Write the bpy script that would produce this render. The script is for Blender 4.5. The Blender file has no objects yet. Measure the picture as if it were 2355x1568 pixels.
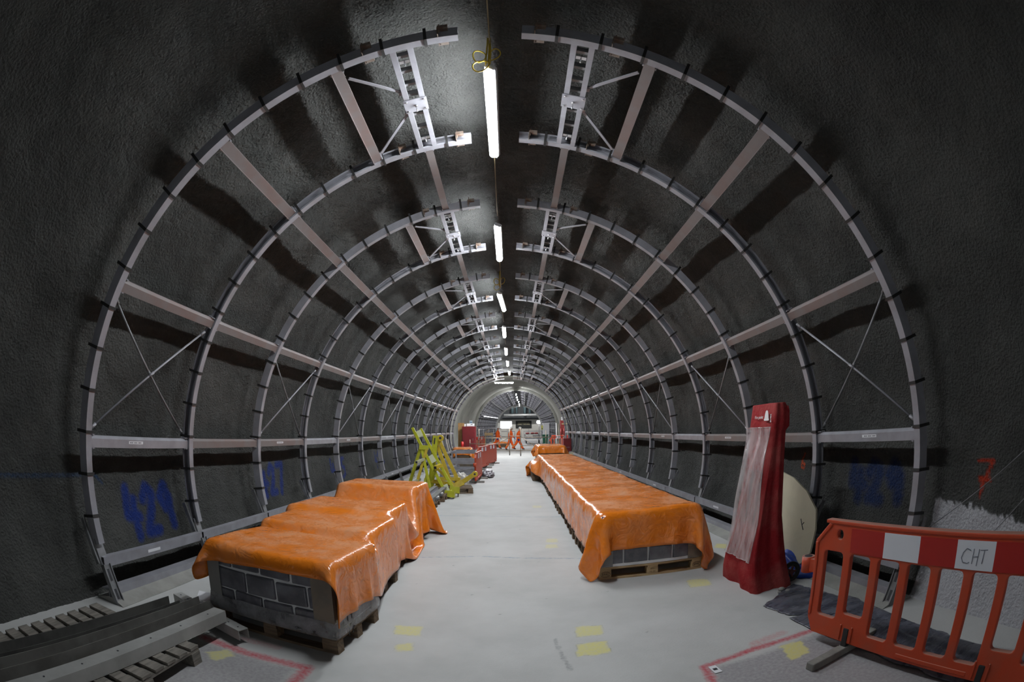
import bpy, bmesh, math, random
import numpy as np
from mathutils import Vector, Matrix
random.seed(7)
C = bpy.context.scene.collection
SC = bpy.context.scene
PI = math.pi

# ---------------------------------------------------------------- camera (fisheye lens), world, exposure
def rot_cam(pitch, yaw, roll):
    cy, sy, cp, sp, cr, sr = math.cos(yaw), math.sin(yaw), math.cos(pitch), math.sin(pitch), math.cos(roll), math.sin(roll)
    A = Matrix(((cy, -sy, 0), (sy, cy, 0), (0, 0, 1)))
    B = Matrix(((1, 0, 0), (0, cp, sp), (0, -sp, cp)))
    D = Matrix(((cr, 0, sr), (0, 1, 0), (-sr, 0, cr)))
    return D @ B @ A
camd = bpy.data.cameras.new('camera')
cam = bpy.data.objects.new('camera', camd); C.objects.link(cam)
camd.type = 'PANO'
camd.panorama_type = 'FISHEYE_EQUISOLID'
camd.sensor_fit = 'HORIZONTAL'
camd.sensor_width = 36.0
camd.sensor_height = 24.0
camd.fisheye_lens = 1124.61 / 2355 * 36.0
camd.fisheye_fov = math.radians(200)
camd.clip_start = 0.05; camd.clip_end = 300
R = rot_cam(0.178822, 0.002894, -0.009461)
m = Matrix.Identity(4)
for i in range(3):
    m[i][0] = R[0][i]; m[i][1] = R[2][i]; m[i][2] = -R[1][i]
m.translation = Vector((0, 0, 1.70))
cam.matrix_world = m
SC.camera = cam

w = bpy.data.worlds.new('world'); SC.world = w
w.use_nodes = True
w.node_tree.nodes['Background'].inputs[0].default_value = (0.9, 0.95, 1.0, 1)
w.node_tree.nodes['Background'].inputs[1].default_value = 0.38
LAMP = 216.0            # emission strength of the tube lights
SC.view_settings.view_transform = 'Standard'
SC.view_settings.look = 'None'
SC.view_settings.exposure = 0.0
SC.view_settings.gamma = 1.0
SC.cycles.use_denoising = True
SC.cycles.max_bounces = 5
SC.cycles.diffuse_bounces = 3
SC.cycles.glossy_bounces = 2
SC.cycles.use_adaptive_sampling = True
SC.cycles.adaptive_threshold = 0.08
SC.cycles.adaptive_min_samples = 12
SC.cycles.sample_clamp_indirect = 6.0

# ---------------------------------------------------------------- materials
MATS = {}
def mat(name, col, rough=0.6, metal=0.0, col2=None, vscale=4.0, vdetail=4.0, vlo=0.4, vhi=0.65, bump=0.0, bscale=40.0,
        spec=0.5, emit=None, estr=0.0, alpha=1.0, coat=0.0, stretch=None, trans=0.0, paint=None, bump2=None, rough2=None):
    if name in MATS: return MATS[name]
    M = bpy.data.materials.new(name); M.use_nodes = True
    nt = M.node_tree; N = nt.nodes; Lk = nt.links
    b = N['Principled BSDF']
    b.inputs['Base Color'].default_value = (*col, 1)
    b.inputs['Roughness'].default_value = rough
    b.inputs['Metallic'].default_value = metal
    b.inputs['Specular IOR Level'].default_value = spec
    b.inputs['Alpha'].default_value = alpha
    b.inputs['Coat Weight'].default_value = coat
    b.inputs['Transmission Weight'].default_value = trans
    if emit:
        b.inputs['Emission Color'].default_value = (*emit, 1); b.inputs['Emission Strength'].default_value = estr
    tc = None
    def coords():
        t = N.new('ShaderNodeTexCoord')
        if stretch:
            mp = N.new('ShaderNodeMapping'); mp.inputs['Scale'].default_value = stretch
            Lk.new(t.outputs['Object'], mp.inputs['Vector']); return mp.outputs['Vector']
        return t.outputs['Object']
    colout = None
    if col2 is not None or bump or bump2 or rough2 is not None:
        tc = coords()
    if col2 is not None:
        n = N.new('ShaderNodeTexNoise'); n.inputs['Scale'].default_value = vscale; n.inputs['Detail'].default_value = vdetail
        n.inputs['Roughness'].default_value = 0.6
        Lk.new(tc, n.inputs['Vector'])
        mr = N.new('ShaderNodeMapRange'); mr.inputs['From Min'].default_value = vlo; mr.inputs['From Max'].default_value = vhi
        Lk.new(n.outputs['Fac'], mr.inputs['Value'])
        mx = N.new('ShaderNodeMix'); mx.data_type = 'RGBA'
        mx.inputs['A'].default_value = (*col, 1); mx.inputs['B'].default_value = (*col2, 1)
        Lk.new(mr.outputs['Result'], mx.inputs['Factor'])
        colout = mx.outputs['Result']
        if rough2 is not None:
            m2 = N.new('ShaderNodeMapRange'); m2.inputs['To Min'].default_value = rough; m2.inputs['To Max'].default_value = rough2
            Lk.new(mr.outputs['Result'], m2.inputs['Value']); Lk.new(m2.outputs['Result'], b.inputs['Roughness'])
    if paint:                      # painted marks carried by a mesh colour attribute (sprayed / chalked on)
        at = N.new('ShaderNodeAttribute'); at.attribute_name = paint
        n = N.new('ShaderNodeTexNoise'); n.inputs['Scale'].default_value = 38; n.inputs['Detail'].default_value = 3
        t2 = N.new('ShaderNodeTexCoord'); Lk.new(t2.outputs['Object'], n.inputs['Vector'])
        ad = N.new('ShaderNodeMath'); ad.operation = 'MULTIPLY_ADD'; ad.inputs[1].default_value = 1.0; ad.inputs[2].default_value = -0.5
        Lk.new(n.outputs['Fac'], ad.inputs[0])
        s = N.new('ShaderNodeMath'); s.operation = 'MULTIPLY_ADD'; s.inputs[1].default_value = 1.1
        Lk.new(ad.outputs[0], s.inputs[0]); Lk.new(at.outputs['Alpha'], s.inputs[2])
        g = N.new('ShaderNodeMath'); g.operation = 'MULTIPLY'; g.use_clamp = True
        mr2 = N.new('ShaderNodeMapRange'); mr2.inputs['From Min'].default_value = 0.02; mr2.inputs['From Max'].default_value = 0.3
        Lk.new(at.outputs['Alpha'], mr2.inputs['Value'])
        Lk.new(s.outputs[0], g.inputs[0]); Lk.new(mr2.outputs['Result'], g.inputs[1])
        mx2 = N.new('ShaderNodeMix'); mx2.data_type = 'RGBA'
        mx2.inputs['A'].default_value = (*col, 1)
        if colout: Lk.new(colout, mx2.inputs['A'])
        Lk.new(at.outputs['Color'], mx2.inputs['B']); Lk.new(g.outputs[0], mx2.inputs['Factor'])
        colout = mx2.outputs['Result']
    if colout: Lk.new(colout, b.inputs['Base Color'])
    if bump or bump2:
        n = N.new('ShaderNodeTexNoise'); n.inputs['Scale'].default_value = bscale; n.inputs['Detail'].default_value = 5
        n.inputs['Roughness'].default_value = 0.62
        Lk.new(tc, n.inputs['Vector'])
        h = n.outputs['Fac']
        if bump2:
            v = N.new('ShaderNodeTexVoronoi'); v.inputs['Scale'].default_value = bump2; v.feature = 'SMOOTH_F1'
            Lk.new(tc, v.inputs['Vector'])
            sm = N.new('ShaderNodeMath'); sm.operation = 'MULTIPLY_ADD'; sm.inputs[1].default_value = 0.7
            Lk.new(v.outputs['Distance'], sm.inputs[0]); Lk.new(h, sm.inputs[2]); h = sm.outputs[0]
        bp = N.new('ShaderNodeBump'); bp.inputs['Strength'].default_value = bump; bp.inputs['Distance'].default_value = 0.02
        Lk.new(h, bp.inputs['Height']); Lk.new(bp.outputs['Normal'], b.inputs['Normal'])
    MATS[name] = M
    return M

STEEL = mat('galvanised_steel', (0.33, 0.33, 0.36), 0.40, 0.2, col2=(0.25, 0.245, 0.26), vscale=3, bump=0.05, bscale=60)
STEELD = mat('dull_steel', (0.26, 0.26, 0.27), 0.5, 0.4, col2=(0.16, 0.16, 0.16), vscale=5)
PRIMER = mat('primer_steel', (0.185, 0.165, 0.16), 0.5, 0.2, col2=(0.18, 0.112, 0.096), vscale=1.6, vlo=0.42, vhi=0.7, bump=0.04)
BLACK = mat('black_strap', (0.018, 0.017, 0.016), 0.6)
RUST = mat('rusty_bracket', (0.22, 0.185, 0.155), 0.6, 0.3, col2=(0.16, 0.10, 0.07), vscale=20)
CHROME = mat('bright_zinc', (0.7, 0.7, 0.72), 0.25, 0.9)
WHITEP = mat('white_plastic', (0.75, 0.75, 0.76), 0.4)
STICK = mat('white_sticker', (0.72, 0.72, 0.74), 0.5)
INK = mat('dark_ink', (0.03, 0.03, 0.035), 0.6)
WOOD = mat('pale_pine', (0.50, 0.36, 0.19), 0.7, col2=(0.34, 0.22, 0.11), vscale=3, stretch=(1, 8, 8), bump=0.15, bscale=20)
WOODG = mat('grey_weathered_wood', (0.22, 0.20, 0.17), 0.8, col2=(0.11, 0.10, 0.085), vscale=4, stretch=(8, 1, 8), bump=0.2, bscale=25)
WOODB = mat('brown_wood', (0.20, 0.135, 0.08), 0.8, col2=(0.10, 0.07, 0.045), vscale=5, stretch=(1, 8, 8), bump=0.2, bscale=25)

# ---------------------------------------------------------------- helpers
class MB:
    """collects shapes and links them as ONE mesh object"""
    def __init__(s): s.b = bmesh.new()
    def box(s, c, d, rot=None, bev=0.0):
        r = bmesh.ops.create_cube(s.b, size=1.0)
        M = Matrix.Translation(Vector(c))
        if rot is not None: M = M @ (rot.to_4x4() if not isinstance(rot, tuple) else (Matrix.Rotation(rot[2], 4, 'Z') @ Matrix.Rotation(rot[1], 4, 'Y') @ Matrix.Rotation(rot[0], 4, 'X')))
        M = M @ Matrix.Diagonal((*d, 1))
        bmesh.ops.transform(s.b, matrix=M, verts=r['verts'])
        if bev > 0:
            es = set()
            for v in r['verts']: es.update(v.link_edges)
            bmesh.ops.bevel(s.b, geom=list(es), offset=bev, segments=2, affect='EDGES', profile=0.5)
        return s
    def bar(s, p0, p1, wd, ht, up=(0, 0, 1), bev=0.0):
        p0, p1 = Vector(p0), Vector(p1); d = p1 - p0; L = d.length; y = d / L
        u = Vector(up); x = y.cross(u)
        if x.length < 1e-5: x = y.cross(Vector((1, 0, 0)))
        x.normalize(); z = x.cross(y)
        Rm = Matrix((x, y, z)).transposed()
        return s.box((p0 + p1) / 2, (wd, L, ht), Rm, bev)
    def prism(s, poly, p0, p1, xdir, zdir):
        """polygon given in (x,z) swept straight from p0 to p1"""
        p0, p1 = Vector(p0), Vector(p1); X, Z = Vector(xdir), Vector(zdir)
        a = [s.b.verts.new(p0 + X * q[0] + Z * q[1]) for q in poly]
        b = [s.b.verts.new(p1 + X * q[0] + Z * q[1]) for q in poly]
        n = len(poly)
        for i in range(n): s.b.faces.new((a[i], a[(i + 1) % n], b[(i + 1) % n], b[i]))
        s.b.faces.new(a[::-1]); s.b.faces.new(b)
        return s
    def tube(s, pts, r, seg=8, caps=True, taper=None):
        pts = [Vector(p) for p in pts]; rings = []
        n = len(pts); prev = None
        for i, p in enumerate(pts):
            t = (pts[min(i + 1, n - 1)] - pts[max(i - 1, 0)]).normalized()
            if prev is None:
                u = Vector((0, 0, 1)) if abs(t.z) < 0.9 else Vector((1, 0, 0))
                x = t.cross(u).normalized()
            else:
                x = (prev - t * prev.dot(t)).normalized()
            prev = x; y = t.cross(x)
            rr = r if taper is None else taper[i]
            rings.append([s.b.verts.new(p + (x * math.cos(2 * PI * k / seg) + y * math.sin(2 * PI * k / seg)) * rr) for k in range(seg)])
        for i in range(n - 1):
            for k in range(seg):
                f = s.b.faces.new((rings[i][k], rings[i][(k + 1) % seg], rings[i + 1][(k + 1) % seg], rings[i + 1][k])); f.smooth = True
        if caps:
            s.b.faces.new(rings[0][::-1]); s.b.faces.new(rings[-1])
        return s
    def cyl(s, p0, p1, r, seg=16, r2=None):
        return s.tube([p0, p1], r, seg, True, None if r2 is None else [r, r2])
    def ball(s, c, r, sc=(1, 1, 1), seg=16):
        q = bmesh.ops.create_uvsphere(s.b, u_segments=seg, v_segments=seg // 2, radius=r)
        bmesh.ops.transform(s.b, matrix=Matrix.Translation(Vector(c)) @ Matrix.Diagonal((*sc, 1)), verts=q['verts'])
        for v in q['verts']:
            for f in v.link_faces: f.smooth = True
        return s
    def ring(s, c, R_, r, axis='y', seg=24, sec=8):
        c = Vector(c); e = {'x': (Vector((0, 1, 0)), Vector((0, 0, 1))), 'y': (Vector((1, 0, 0)), Vector((0, 0, 1))), 'z': (Vector((1, 0, 0)), Vector((0, 1, 0)))}[axis]
        a = e[0].cross(e[1]); rg = []
        for i in range(seg):
            t = 2 * PI * i / seg; d = e[0] * math.cos(t) + e[1] * math.sin(t)
            rg.append([s.b.verts.new(c + d * (R_ + r * math.cos(2 * PI * k / sec)) + a * r * math.sin(2 * PI * k / sec)) for k in range(sec)])
        for i in range(seg):
            for k in range(sec):
                f = s.b.faces.new((rg[i][k], rg[(i + 1) % seg][k], rg[(i + 1) % seg][(k + 1) % sec], rg[i][(k + 1) % sec])); f.smooth = True
        return s
    def grid(s, P, smooth=True, closed=False):
        """P[i][j] points -> quad sheet"""
        V = [[s.b.verts.new(p) for p in row] for row in P]
        for i in range(len(V) - 1):
            n = len(V[i])
            for j in range(n if closed else n - 1):
                f = s.b.faces.new((V[i][j], V[i][(j + 1) % n], V[i + 1][(j + 1) % n], V[i + 1][j])); f.smooth = smooth
        return V
    def mesh(s, name):
        bmesh.ops.recalc_face_normals(s.b, faces=s.b.faces[:])
        me = bpy.data.meshes.new(name); s.b.to_mesh(me); s.b.free(); return me
    def obj(s, name, material, parent=None, loc=None):
        me = s.mesh(name); o = bpy.data.objects.new(name, me); C.objects.link(o)
        me.materials.append(material)
        if loc is not None: o.location = loc
        if parent is not None: o.parent = parent
        return o
def tag(o, label, cat, group=None, kind=None):
    o['label'] = label; o['category'] = cat
    if group: o['group'] = group
    if kind: o['kind'] = kind
    return o
def thing(name, label, cat, loc=(0, 0, 0), rotz=0.0, group=None):
    o = bpy.data.objects.new(name, None); C.objects.link(o); o.empty_display_size = 0.1
    o.location = loc; o.rotation_euler = (0, 0, rotz)
    return tag(o, label, cat, group)
def structure(o): o['kind'] = 'structure'; return o
def dup(root, loc=None, rotz=None, label=None, group=None):
    r = root.copy(); C.objects.link(r)
    if loc is not None: r.location = loc
    if rotz is not None: r.rotation_euler = (0, 0, rotz)
    if label: r['label'] = label
    if group: r['group'] = group
    for ch in list(root.children):
        c = ch.copy(); C.objects.link(c); c.parent = r
        for g in list(ch.children):
            d = g.copy(); C.objects.link(d); d.parent = c
    return r
def raw_mesh(name, V, F, material, smooth=True):
    me = bpy.data.meshes.new(name)
    me.from_pydata([tuple(v) for v in V], [], F); me.update()
    if smooth: me.polygons.foreach_set('use_smooth', [True] * len(me.polygons))
    o = bpy.data.objects.new(name, me); C.objects.link(o); me.materials.append(material)
    return o
def grid_faces(nu, nv):
    i = np.arange(nu - 1)[:, None]; j = np.arange(nv - 1)[None, :]
    a = (i * nv + j).ravel()
    return np.stack([a, a + 1, a + nv + 1, a + nv], 1)
def np_mesh(name, V, Fq, material, smooth=True):
    me = bpy.data.meshes.new(name)
    nv, nf = len(V), len(Fq)
    me.vertices.add(nv); me.vertices.foreach_set('co', np.asarray(V, np.float32).ravel())
    me.loops.add(nf * 4); me.loops.foreach_set('vertex_index', np.asarray(Fq, np.int32).ravel())
    me.polygons.add(nf); me.polygons.foreach_set('loop_start', np.arange(0, nf * 4, 4, dtype=np.int32))
    me.polygons.foreach_set('loop_total', np.full(nf, 4, np.int32))
    me.update(calc_edges=True); me.validate()
    if smooth: me.polygons.foreach_set('use_smooth', np.ones(nf, bool))
    o = bpy.data.objects.new(name, me); C.objects.link(o); me.materials.append(material)
    return o
def noise2(shape, cells, seed):
    """smooth value noise on a grid"""
    rs = np.random.RandomState(seed); cu, cv = cells
    g = rs.rand(cu + 2, cv + 2)
    u = np.linspace(0, cu, shape[0]); v = np.linspace(0, cv, shape[1])
    iu = np.minimum(u.astype(int), cu); iv = np.minimum(v.astype(int), cv)
    fu = (u - iu)[:, None]; fv = (v - iv)[None, :]
    fu = fu * fu * (3 - 2 * fu); fv = fv * fv * (3 - 2 * fv)
    a = g[iu][:, iv]; b_ = g[iu + 1][:, iv]; c = g[iu][:, iv + 1]; d = g[iu + 1][:, iv + 1]
    return (a * (1 - fu) + b_ * fu) * (1 - fv) + (c * (1 - fu) + d * fu) * fv - 0.5
def seg_dist(px, py, pts):
    D = np.full(px.shape, 1e9)
    for (x0, y0), (x1, y1) in zip(pts[:-1], pts[1:]):
        dx, dy = x1 - x0, y1 - y0; L = dx * dx + dy * dy + 1e-12
        t = np.clip(((px - x0) * dx + (py - y0) * dy) / L, 0, 1)
        D = np.minimum(D, np.hypot(px - x0 - t * dx, py - y0 - t * dy))
    return D
def add_paint(o, rgba, name='paint'):
    at = o.data.color_attributes.new(name, 'FLOAT_COLOR', 'POINT')
    at.data.foreach_set('color', rgba.astype(np.float32).ravel())
ORD = ['first', 'second', 'third', 'fourth', 'fifth', 'sixth', 'seventh', 'eighth', 'ninth', 'tenth', 'eleventh', 'twelfth', 'thirteenth',
       'fourteenth', 'fifteenth', 'sixteenth', 'seventeenth', 'eighteenth', 'nineteenth', 'twentieth']
# ---------------------------------------------------------------- the place: tunnel axis at x=CX, z=CZ, frame inner radius RF
CX, CZ, RF, RW = -0.135, 1.337, 3.41, 3.72
YH = [2.838, 4.491, 6.171, 7.865, 9.548, 11.249, 12.979, 14.679, 16.399, 18.106, 19.769, 21.43]
while len(YH) < 17: YH.append(YH[-1] + 1.69)
YP, YQ, YE = 29.4, 42.6, 72.6       # end of the frames / start and end of the next tunnel
def pol(a, r, y): a = math.radians(a); return Vector((CX + r * math.cos(a), y, CZ + r * math.sin(a)))
def rad(a): a = math.radians(a); return Vector((math.cos(a), 0, math.sin(a)))
def tan_(a): a = math.radians(a); return Vector((-math.sin(a), 0, math.cos(a)))

SHOT = mat('dark_shotcrete', (0.042, 0.043, 0.040), 0.9, col2=(0.078, 0.079, 0.073), vscale=1.1, vlo=0.35, vhi=0.7, bump=1.0, bscale=55, bump2=42, spec=0.25, paint='paint')
SHOT2 = mat('pale_shotcrete', (0.22, 0.225, 0.20), 0.85, col2=(0.34, 0.335, 0.30), vscale=0.7, vlo=0.35, vhi=0.7, bump=0.5, bscale=14, spec=0.3)
CONC = mat('pale_concrete_floor', (0.49, 0.49, 0.475), 0.75, col2=(0.41, 0.41, 0.395), vscale=1.3, vlo=0.35, vhi=0.7, bump=0.10, bscale=45, spec=0.35, paint='paint')
KERB = mat('kerb_concrete', (0.30, 0.295, 0.27), 0.85, col2=(0.22, 0.215, 0.20), vscale=3, bump=0.3, bscale=30)

# digits as strokes in a unit cell (x right, y up)
GLY = {'4': [[(0.15, 1), (0.1, 0.45), (0.85, 0.4)], [(0.6, 0.75), (0.55, 0)]],
       '2': [[(0.1, 0.75), (0.35, 1), (0.75, 0.85), (0.6, 0.5), (0.1, 0.05), (0.85, 0.05)]],
       '9': [[(0.8, 0.7), (0.5, 1), (0.2, 0.75), (0.45, 0.5), (0.8, 0.7), (0.8, 0.1)]],
       '7': [[(0.1, 1), (0.85, 1), (0.4, 0)]], '5': [[(0.8, 1), (0.2, 1), (0.2, 0.55), (0.7, 0.5), (0.75, 0.15), (0.15, 0.0)]],
       '3': [[(0.15, 0.95), (0.7, 0.9), (0.4, 0.55), (0.8, 0.3), (0.15, 0.05)]],
       '6': [[(0.7, 1), (0.25, 0.5), (0.25, 0.1), (0.65, 0.05), (0.7, 0.4), (0.3, 0.42)]],
       'z': [[(0.1, 1), (0.95, 1), (0.5, 0.5)], [(0.15, 0.48), (0.8, 0.44)], [(0.45, 0.46), (0.3, 0.0)]]}
def write(px, py, txt, x0, y0, wd, ht, width, soft, adv=1.1, sx=1):
    """coverage of sprayed digits; px,py wall coordinates"""
    D = np.full(px.shape, 1e9)
    for k, ch in enumerate(txt):
        for st in GLY[ch]:
            D = np.minimum(D, seg_dist(px, py, [(x0 + sx * (k * wd * adv + q[0] * wd), y0 + q[1] * ht) for q in st]))
    return np.clip((width + soft - D) / soft, 0, 1)
def lerp_paint(rgba, cov, col, strength=1.0):
    a = np.clip(cov * strength, 0, 1); up = a > rgba[..., 3]
    rgba[up, :3] = col; rgba[..., 3] = np.maximum(rgba[..., 3], a)

def lining(y0, y1, da, dy, amp, seed, paints, cut=(40, 140)):
    """the whole sprayed lining between y0 and y1 on one grid, then split into right wall, ceiling, left wall"""
    a0, a1 = A_FLOOR, 180 - A_FLOOR
    n0 = int(round((cut[0] - a0) / da)); n1 = int(round((cut[1] - cut[0]) / da)); n2 = int(round((a1 - cut[1]) / da))
    av = np.concatenate([np.linspace(a0, cut[0], n0 + 1), np.linspace(cut[0], cut[1], n1 + 1)[1:], np.linspace(cut[1], a1, n2 + 1)[1:]])
    na = len(av); ny = int((y1 - y0) / dy) + 1
    A = av[:, None] * np.ones((1, ny)); Y = np.linspace(y0, y1, ny)[None, :] * np.ones((na, 1))
    ln = (a1 - a0) * PI / 180 * RW; hy = y1 - y0
    def N(c, k): return noise2((na, ny), (max(2, int(ln / c)), max(2, int(hy / c))), seed + k)
    n = N(0.6, 0) * amp * 2.0 + N(0.21, 1) * amp * 0.8 + N(0.085, 2) * amp * 0.55
    if dy < 0.05:
        rs = np.random.RandomState(seed + 9); n += (rs.rand(na, ny) - 0.5) * amp * 0.45
    rr = RW + n; ar = np.radians(A)
    P = np.stack([CX + rr * np.cos(ar), Y, CZ + rr * np.sin(ar)], -1)
    for nm, i0, i1 in (('wall_right', 0, n0), ('ceiling', n0, n0 + n1), ('wall_left', n0 + n1, na - 1)):
        q = P[i0:i1 + 1]; o = np_mesh(nm, q.reshape(-1, 3), grid_faces(i1 - i0 + 1, ny), SHOT)
        c = np.zeros((i1 - i0 + 1, ny, 4))
        if nm in paints: paints[nm](A[i0:i1 + 1], Y[i0:i1 + 1], c)
        add_paint(o, c.reshape(-1, 4)); structure(o)
BLUE, ORNG, OFFW = (0.010, 0.028, 0.16), (0.50, 0.07, 0.012), (0.50, 0.50, 0.52)
DEG = PI / 180 * RW     # metres per degree along the wall
def paint_left(A, Y, c):
    s = (180 - A) * DEG               # height along the wall above the axis level
    lerp_paint(c, write(Y, s, '429', 3.60, -0.93, 0.25, 0.50, 0.034, 0.055, 1.15), BLUE)
    lerp_paint(c, write(Y, s, '427', 6.66, -0.79, 0.28, 0.46, 0.032, 0.055, 1.12), BLUE, 0.9)
    lerp_paint(c, write(Y, s, '425', 9.85, -0.80, 0.29, 0.42, 0.025, 0.04, 1.1), BLUE, 0.8)
    lerp_paint(c, write(Y, s, '423', 13.3, -0.78, 0.30, 0.42, 0.025, 0.04, 1.1), BLUE, 0.7)
    d = seg_dist(Y, s, [(1.2, -0.25), (2.2, -0.27), (3.2, -0.27), (3.30, -0.36)])
    lerp_paint(c, np.clip((0.03 - d) / 0.03, 0, 1), (0.01, 0.04, 0.10), 0.75)
def paint_right(A, Y, c):
    s = A * DEG
    lerp_paint(c, write(Y, s, '429', 4.17, -0.58, 0.26, 0.36, 0.034, 0.075, 1.1, -1), (0.010, 0.022, 0.075), 0.9)
    lerp_paint(c, write(Y, s, '6', 5.27, -0.33, 0.18, 0.20, 0.008, 0.012, 1.1, -1), ORNG)
    lerp_paint(c, write(Y, s, 'z', 2.36, -0.45, 0.20, 0.27, 0.012, 0.014, 1.1, -1), (0.42, 0.035, 0.01))
    top = -0.48 + 0.03 * np.sin(Y * 2.1 + 0.5) - 0.16 * np.clip(2.3 - Y, 0, 1.2)
    rs = np.random.RandomState(4); j = np.interp(Y, np.linspace(-8, 8, 900), rs.rand(900)) * 0.05
    cov = np.clip((top - j - s) / 0.012, 0, 1) * np.clip((2.86 - Y) / 0.01, 0, 1)
    lerp_paint(c, cov, OFFW)
A_FLOOR = math.degrees(math.asin((0 - CZ) / RW)) - 2.5     # wall runs a little below the floor
lining(-4.0, 16.0, 0.40, 0.027, 0.022, 11, {'wall_left': paint_left, 'wall_right': paint_right})
lining(16.0, YP + 0.1, 1.2, 0.1, 0.02, 41, {})

# floor with painted patches
def make_floor():
    x0, x1, y0, y1 = -3.66, 3.40, -4.0, 13.0
    nx, ny = int((x1 - x0) / 0.022), int((y1 - y0) / 0.022)
    X = np.linspace(x0, x1, nx)[:, None] * np.ones((1, ny)); Y = np.linspace(y0, y1, ny)[None, :] * np.ones((nx, 1))
    Z = noise2((nx, ny), (30, 80), 3) * 0.004
    pit = np.hypot(X - 0.86, (Y - 2.12) * 1.3); Z -= 0.018 * np.clip(1 - pit / 0.08, 0, 1)
    c = np.zeros((nx, ny, 4)); wob = noise2((nx, ny), (120, 300), 5) * 0.03
    def patch(q, col, st=1.0, soft=0.02):
        q = np.array(q); cx, cy = q.mean(0); D = np.full(X.shape, 1e9); sg = None
        for i in range(4):
            a, b_ = q[i], q[(i + 1) % 4]; e = b_ - a; nrm = np.array([-e[1], e[0]]) / np.hypot(*e)
            if np.dot(nrm, [cx - a[0], cy - a[1]]) < 0: nrm = -nrm
            D = np.minimum(D, (X - a[0]) * nrm[0] + (Y - a[1]) * nrm[1])
        lerp_paint(c, np.clip((D + wob) / soft, 0, 1), col, st)
    def line(pts, wd, soft, col, st):
        lerp_paint(c, np.clip((wd + soft - seg_dist(X, Y, pts) + wob * 0.4) / soft, 0, 1), col, st)
    globals()['floor_marks'](patch, line)
    V = np.stack([X, Y, Z], -1).reshape(-1, 3)
    o = np_mesh('floor', V, grid_faces(nx, ny), CONC); add_paint(o, c.reshape(-1, 4)); structure(o)
    b = MB(); b.grid([[(-7, 13.0, 0), (7, 13.0, 0)], [(-7, 92, 0), (7, 92, 0)]], False)
    o2 = b.obj('floor', CONC); add_paint(o2, np.zeros((4, 4))); structure(o2)
YEL, REDP, BLUP = (0.58, 0.54, 0.22), (0.46, 0.07, 0.09), (0.22, 0.30, 0.42)
def floor_marks(patch, line):
    dust = (0.27, 0.255, 0.265)
    patch([(-2.30, 2.83), (-1.40, 2.80), (-1.40, 1.0), (-2.6, 1.0)], dust, 0.6, 0.10)
    patch([(1.24, 2.80), (2.6, 2.92), (3.2, 1.0), (1.2, 1.0)], dust, 0.75, 0.08)
    line([(-2.30, 2.85), (-1.91, 2.81), (-1.61, 2.81), (-1.38, 2.80), (-1.38, 2.2)], 0.012, 0.06, REDP, 0.75)
    line([(-2.02, 3.02), (-1.71, 3.02)], 0.015, 0.06, (0.5, 0.2, 0.2), 0.35)
    line([(1.26, 2.2), (1.24, 2.58), (1.26, 2.81), (1.72, 2.91), (2.30, 2.93)], 0.012, 0.04, REDP, 0.8)
    line([(1.74, 2.99), (2.02, 3.04)], 0.02, 0.05, (0.5, 0.2, 0.2), 0.4)
    line([(1.55, 2.45), (1.75, 2.40), (1.72, 2.3)], 0.008, 0.03, (0.45, 0.15, 0.13), 0.4)
    for q, s in (([(0.49, 3.83), (0.74, 3.82), (0.71, 3.58), (0.48, 3.59)], 0.8), ([(0.46, 3.47), (0.72, 3.49), (0.72, 3.24), (0.44, 3.22)], 0.9),
                 ([(-0.99, 3.80), (-0.74, 3.82), (-0.72, 3.61), (-0.95, 3.58)], 0.75), ([(-0.90, 3.43), (-0.76, 3.48), (-0.72, 3.31), (-0.87, 3.26)], 0.75),
                 ([(1.82, 4.79), (2.05, 4.70), (2.01, 4.47), (1.75, 4.50)], 0.75), ([(1.86, 2.86), (2.08, 2.84), (2.03, 2.57), (1.81, 2.57)], 0.95),
                 ([(-2.18, 2.64), (-2.02, 2.81), (-1.91, 2.71), (-1.99, 2.50)], 0.75), ([(0.49, 7.29), (0.69, 7.26), (0.68, 7.00), (0.47, 7.03)], 0.5),
                 ([(0.46, 6.92), (0.65, 6.90), (0.64, 6.66), (0.44, 6.66)], 0.5), ([(2.75, 6.13), (2.89, 6.00), (2.75, 5.75), (2.61, 5.90)], 0.8),
                 ([(0.41, 10.57), (0.64, 10.54), (0.64, 10.19), (0.42, 10.22)], 0.4)):
        patch(q, YEL, s, 0.03)
    line([(-1.35, 6.08), (-0.45, 6.27), (0.85, 6.06)], 0.004, 0.012, BLUP, 0.8)
    line([(-1.6, 9.25), (-0.65, 9.31), (0.95, 9.10)], 0.004, 0.014, BLUP, 0.7)
    line([(0.32, 3.58), (0.34, 3.33), (0.38, 3.03)], 0.003, 0.02, (0.24, 0.24, 0.24), 0.6)
    rs = np.random.RandomState(2)
    for i in range(40):
        x, y = rs.uniform(-1.2, 2.4), rs.uniform(2.4, 9); l = rs.uniform(0.003, 0.016)
        line([(x, y), (x + l, y + rs.uniform(-l, l))], 0.001, 0.010, (0.15, 0.145, 0.14), 0.6)
make_floor()

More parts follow.
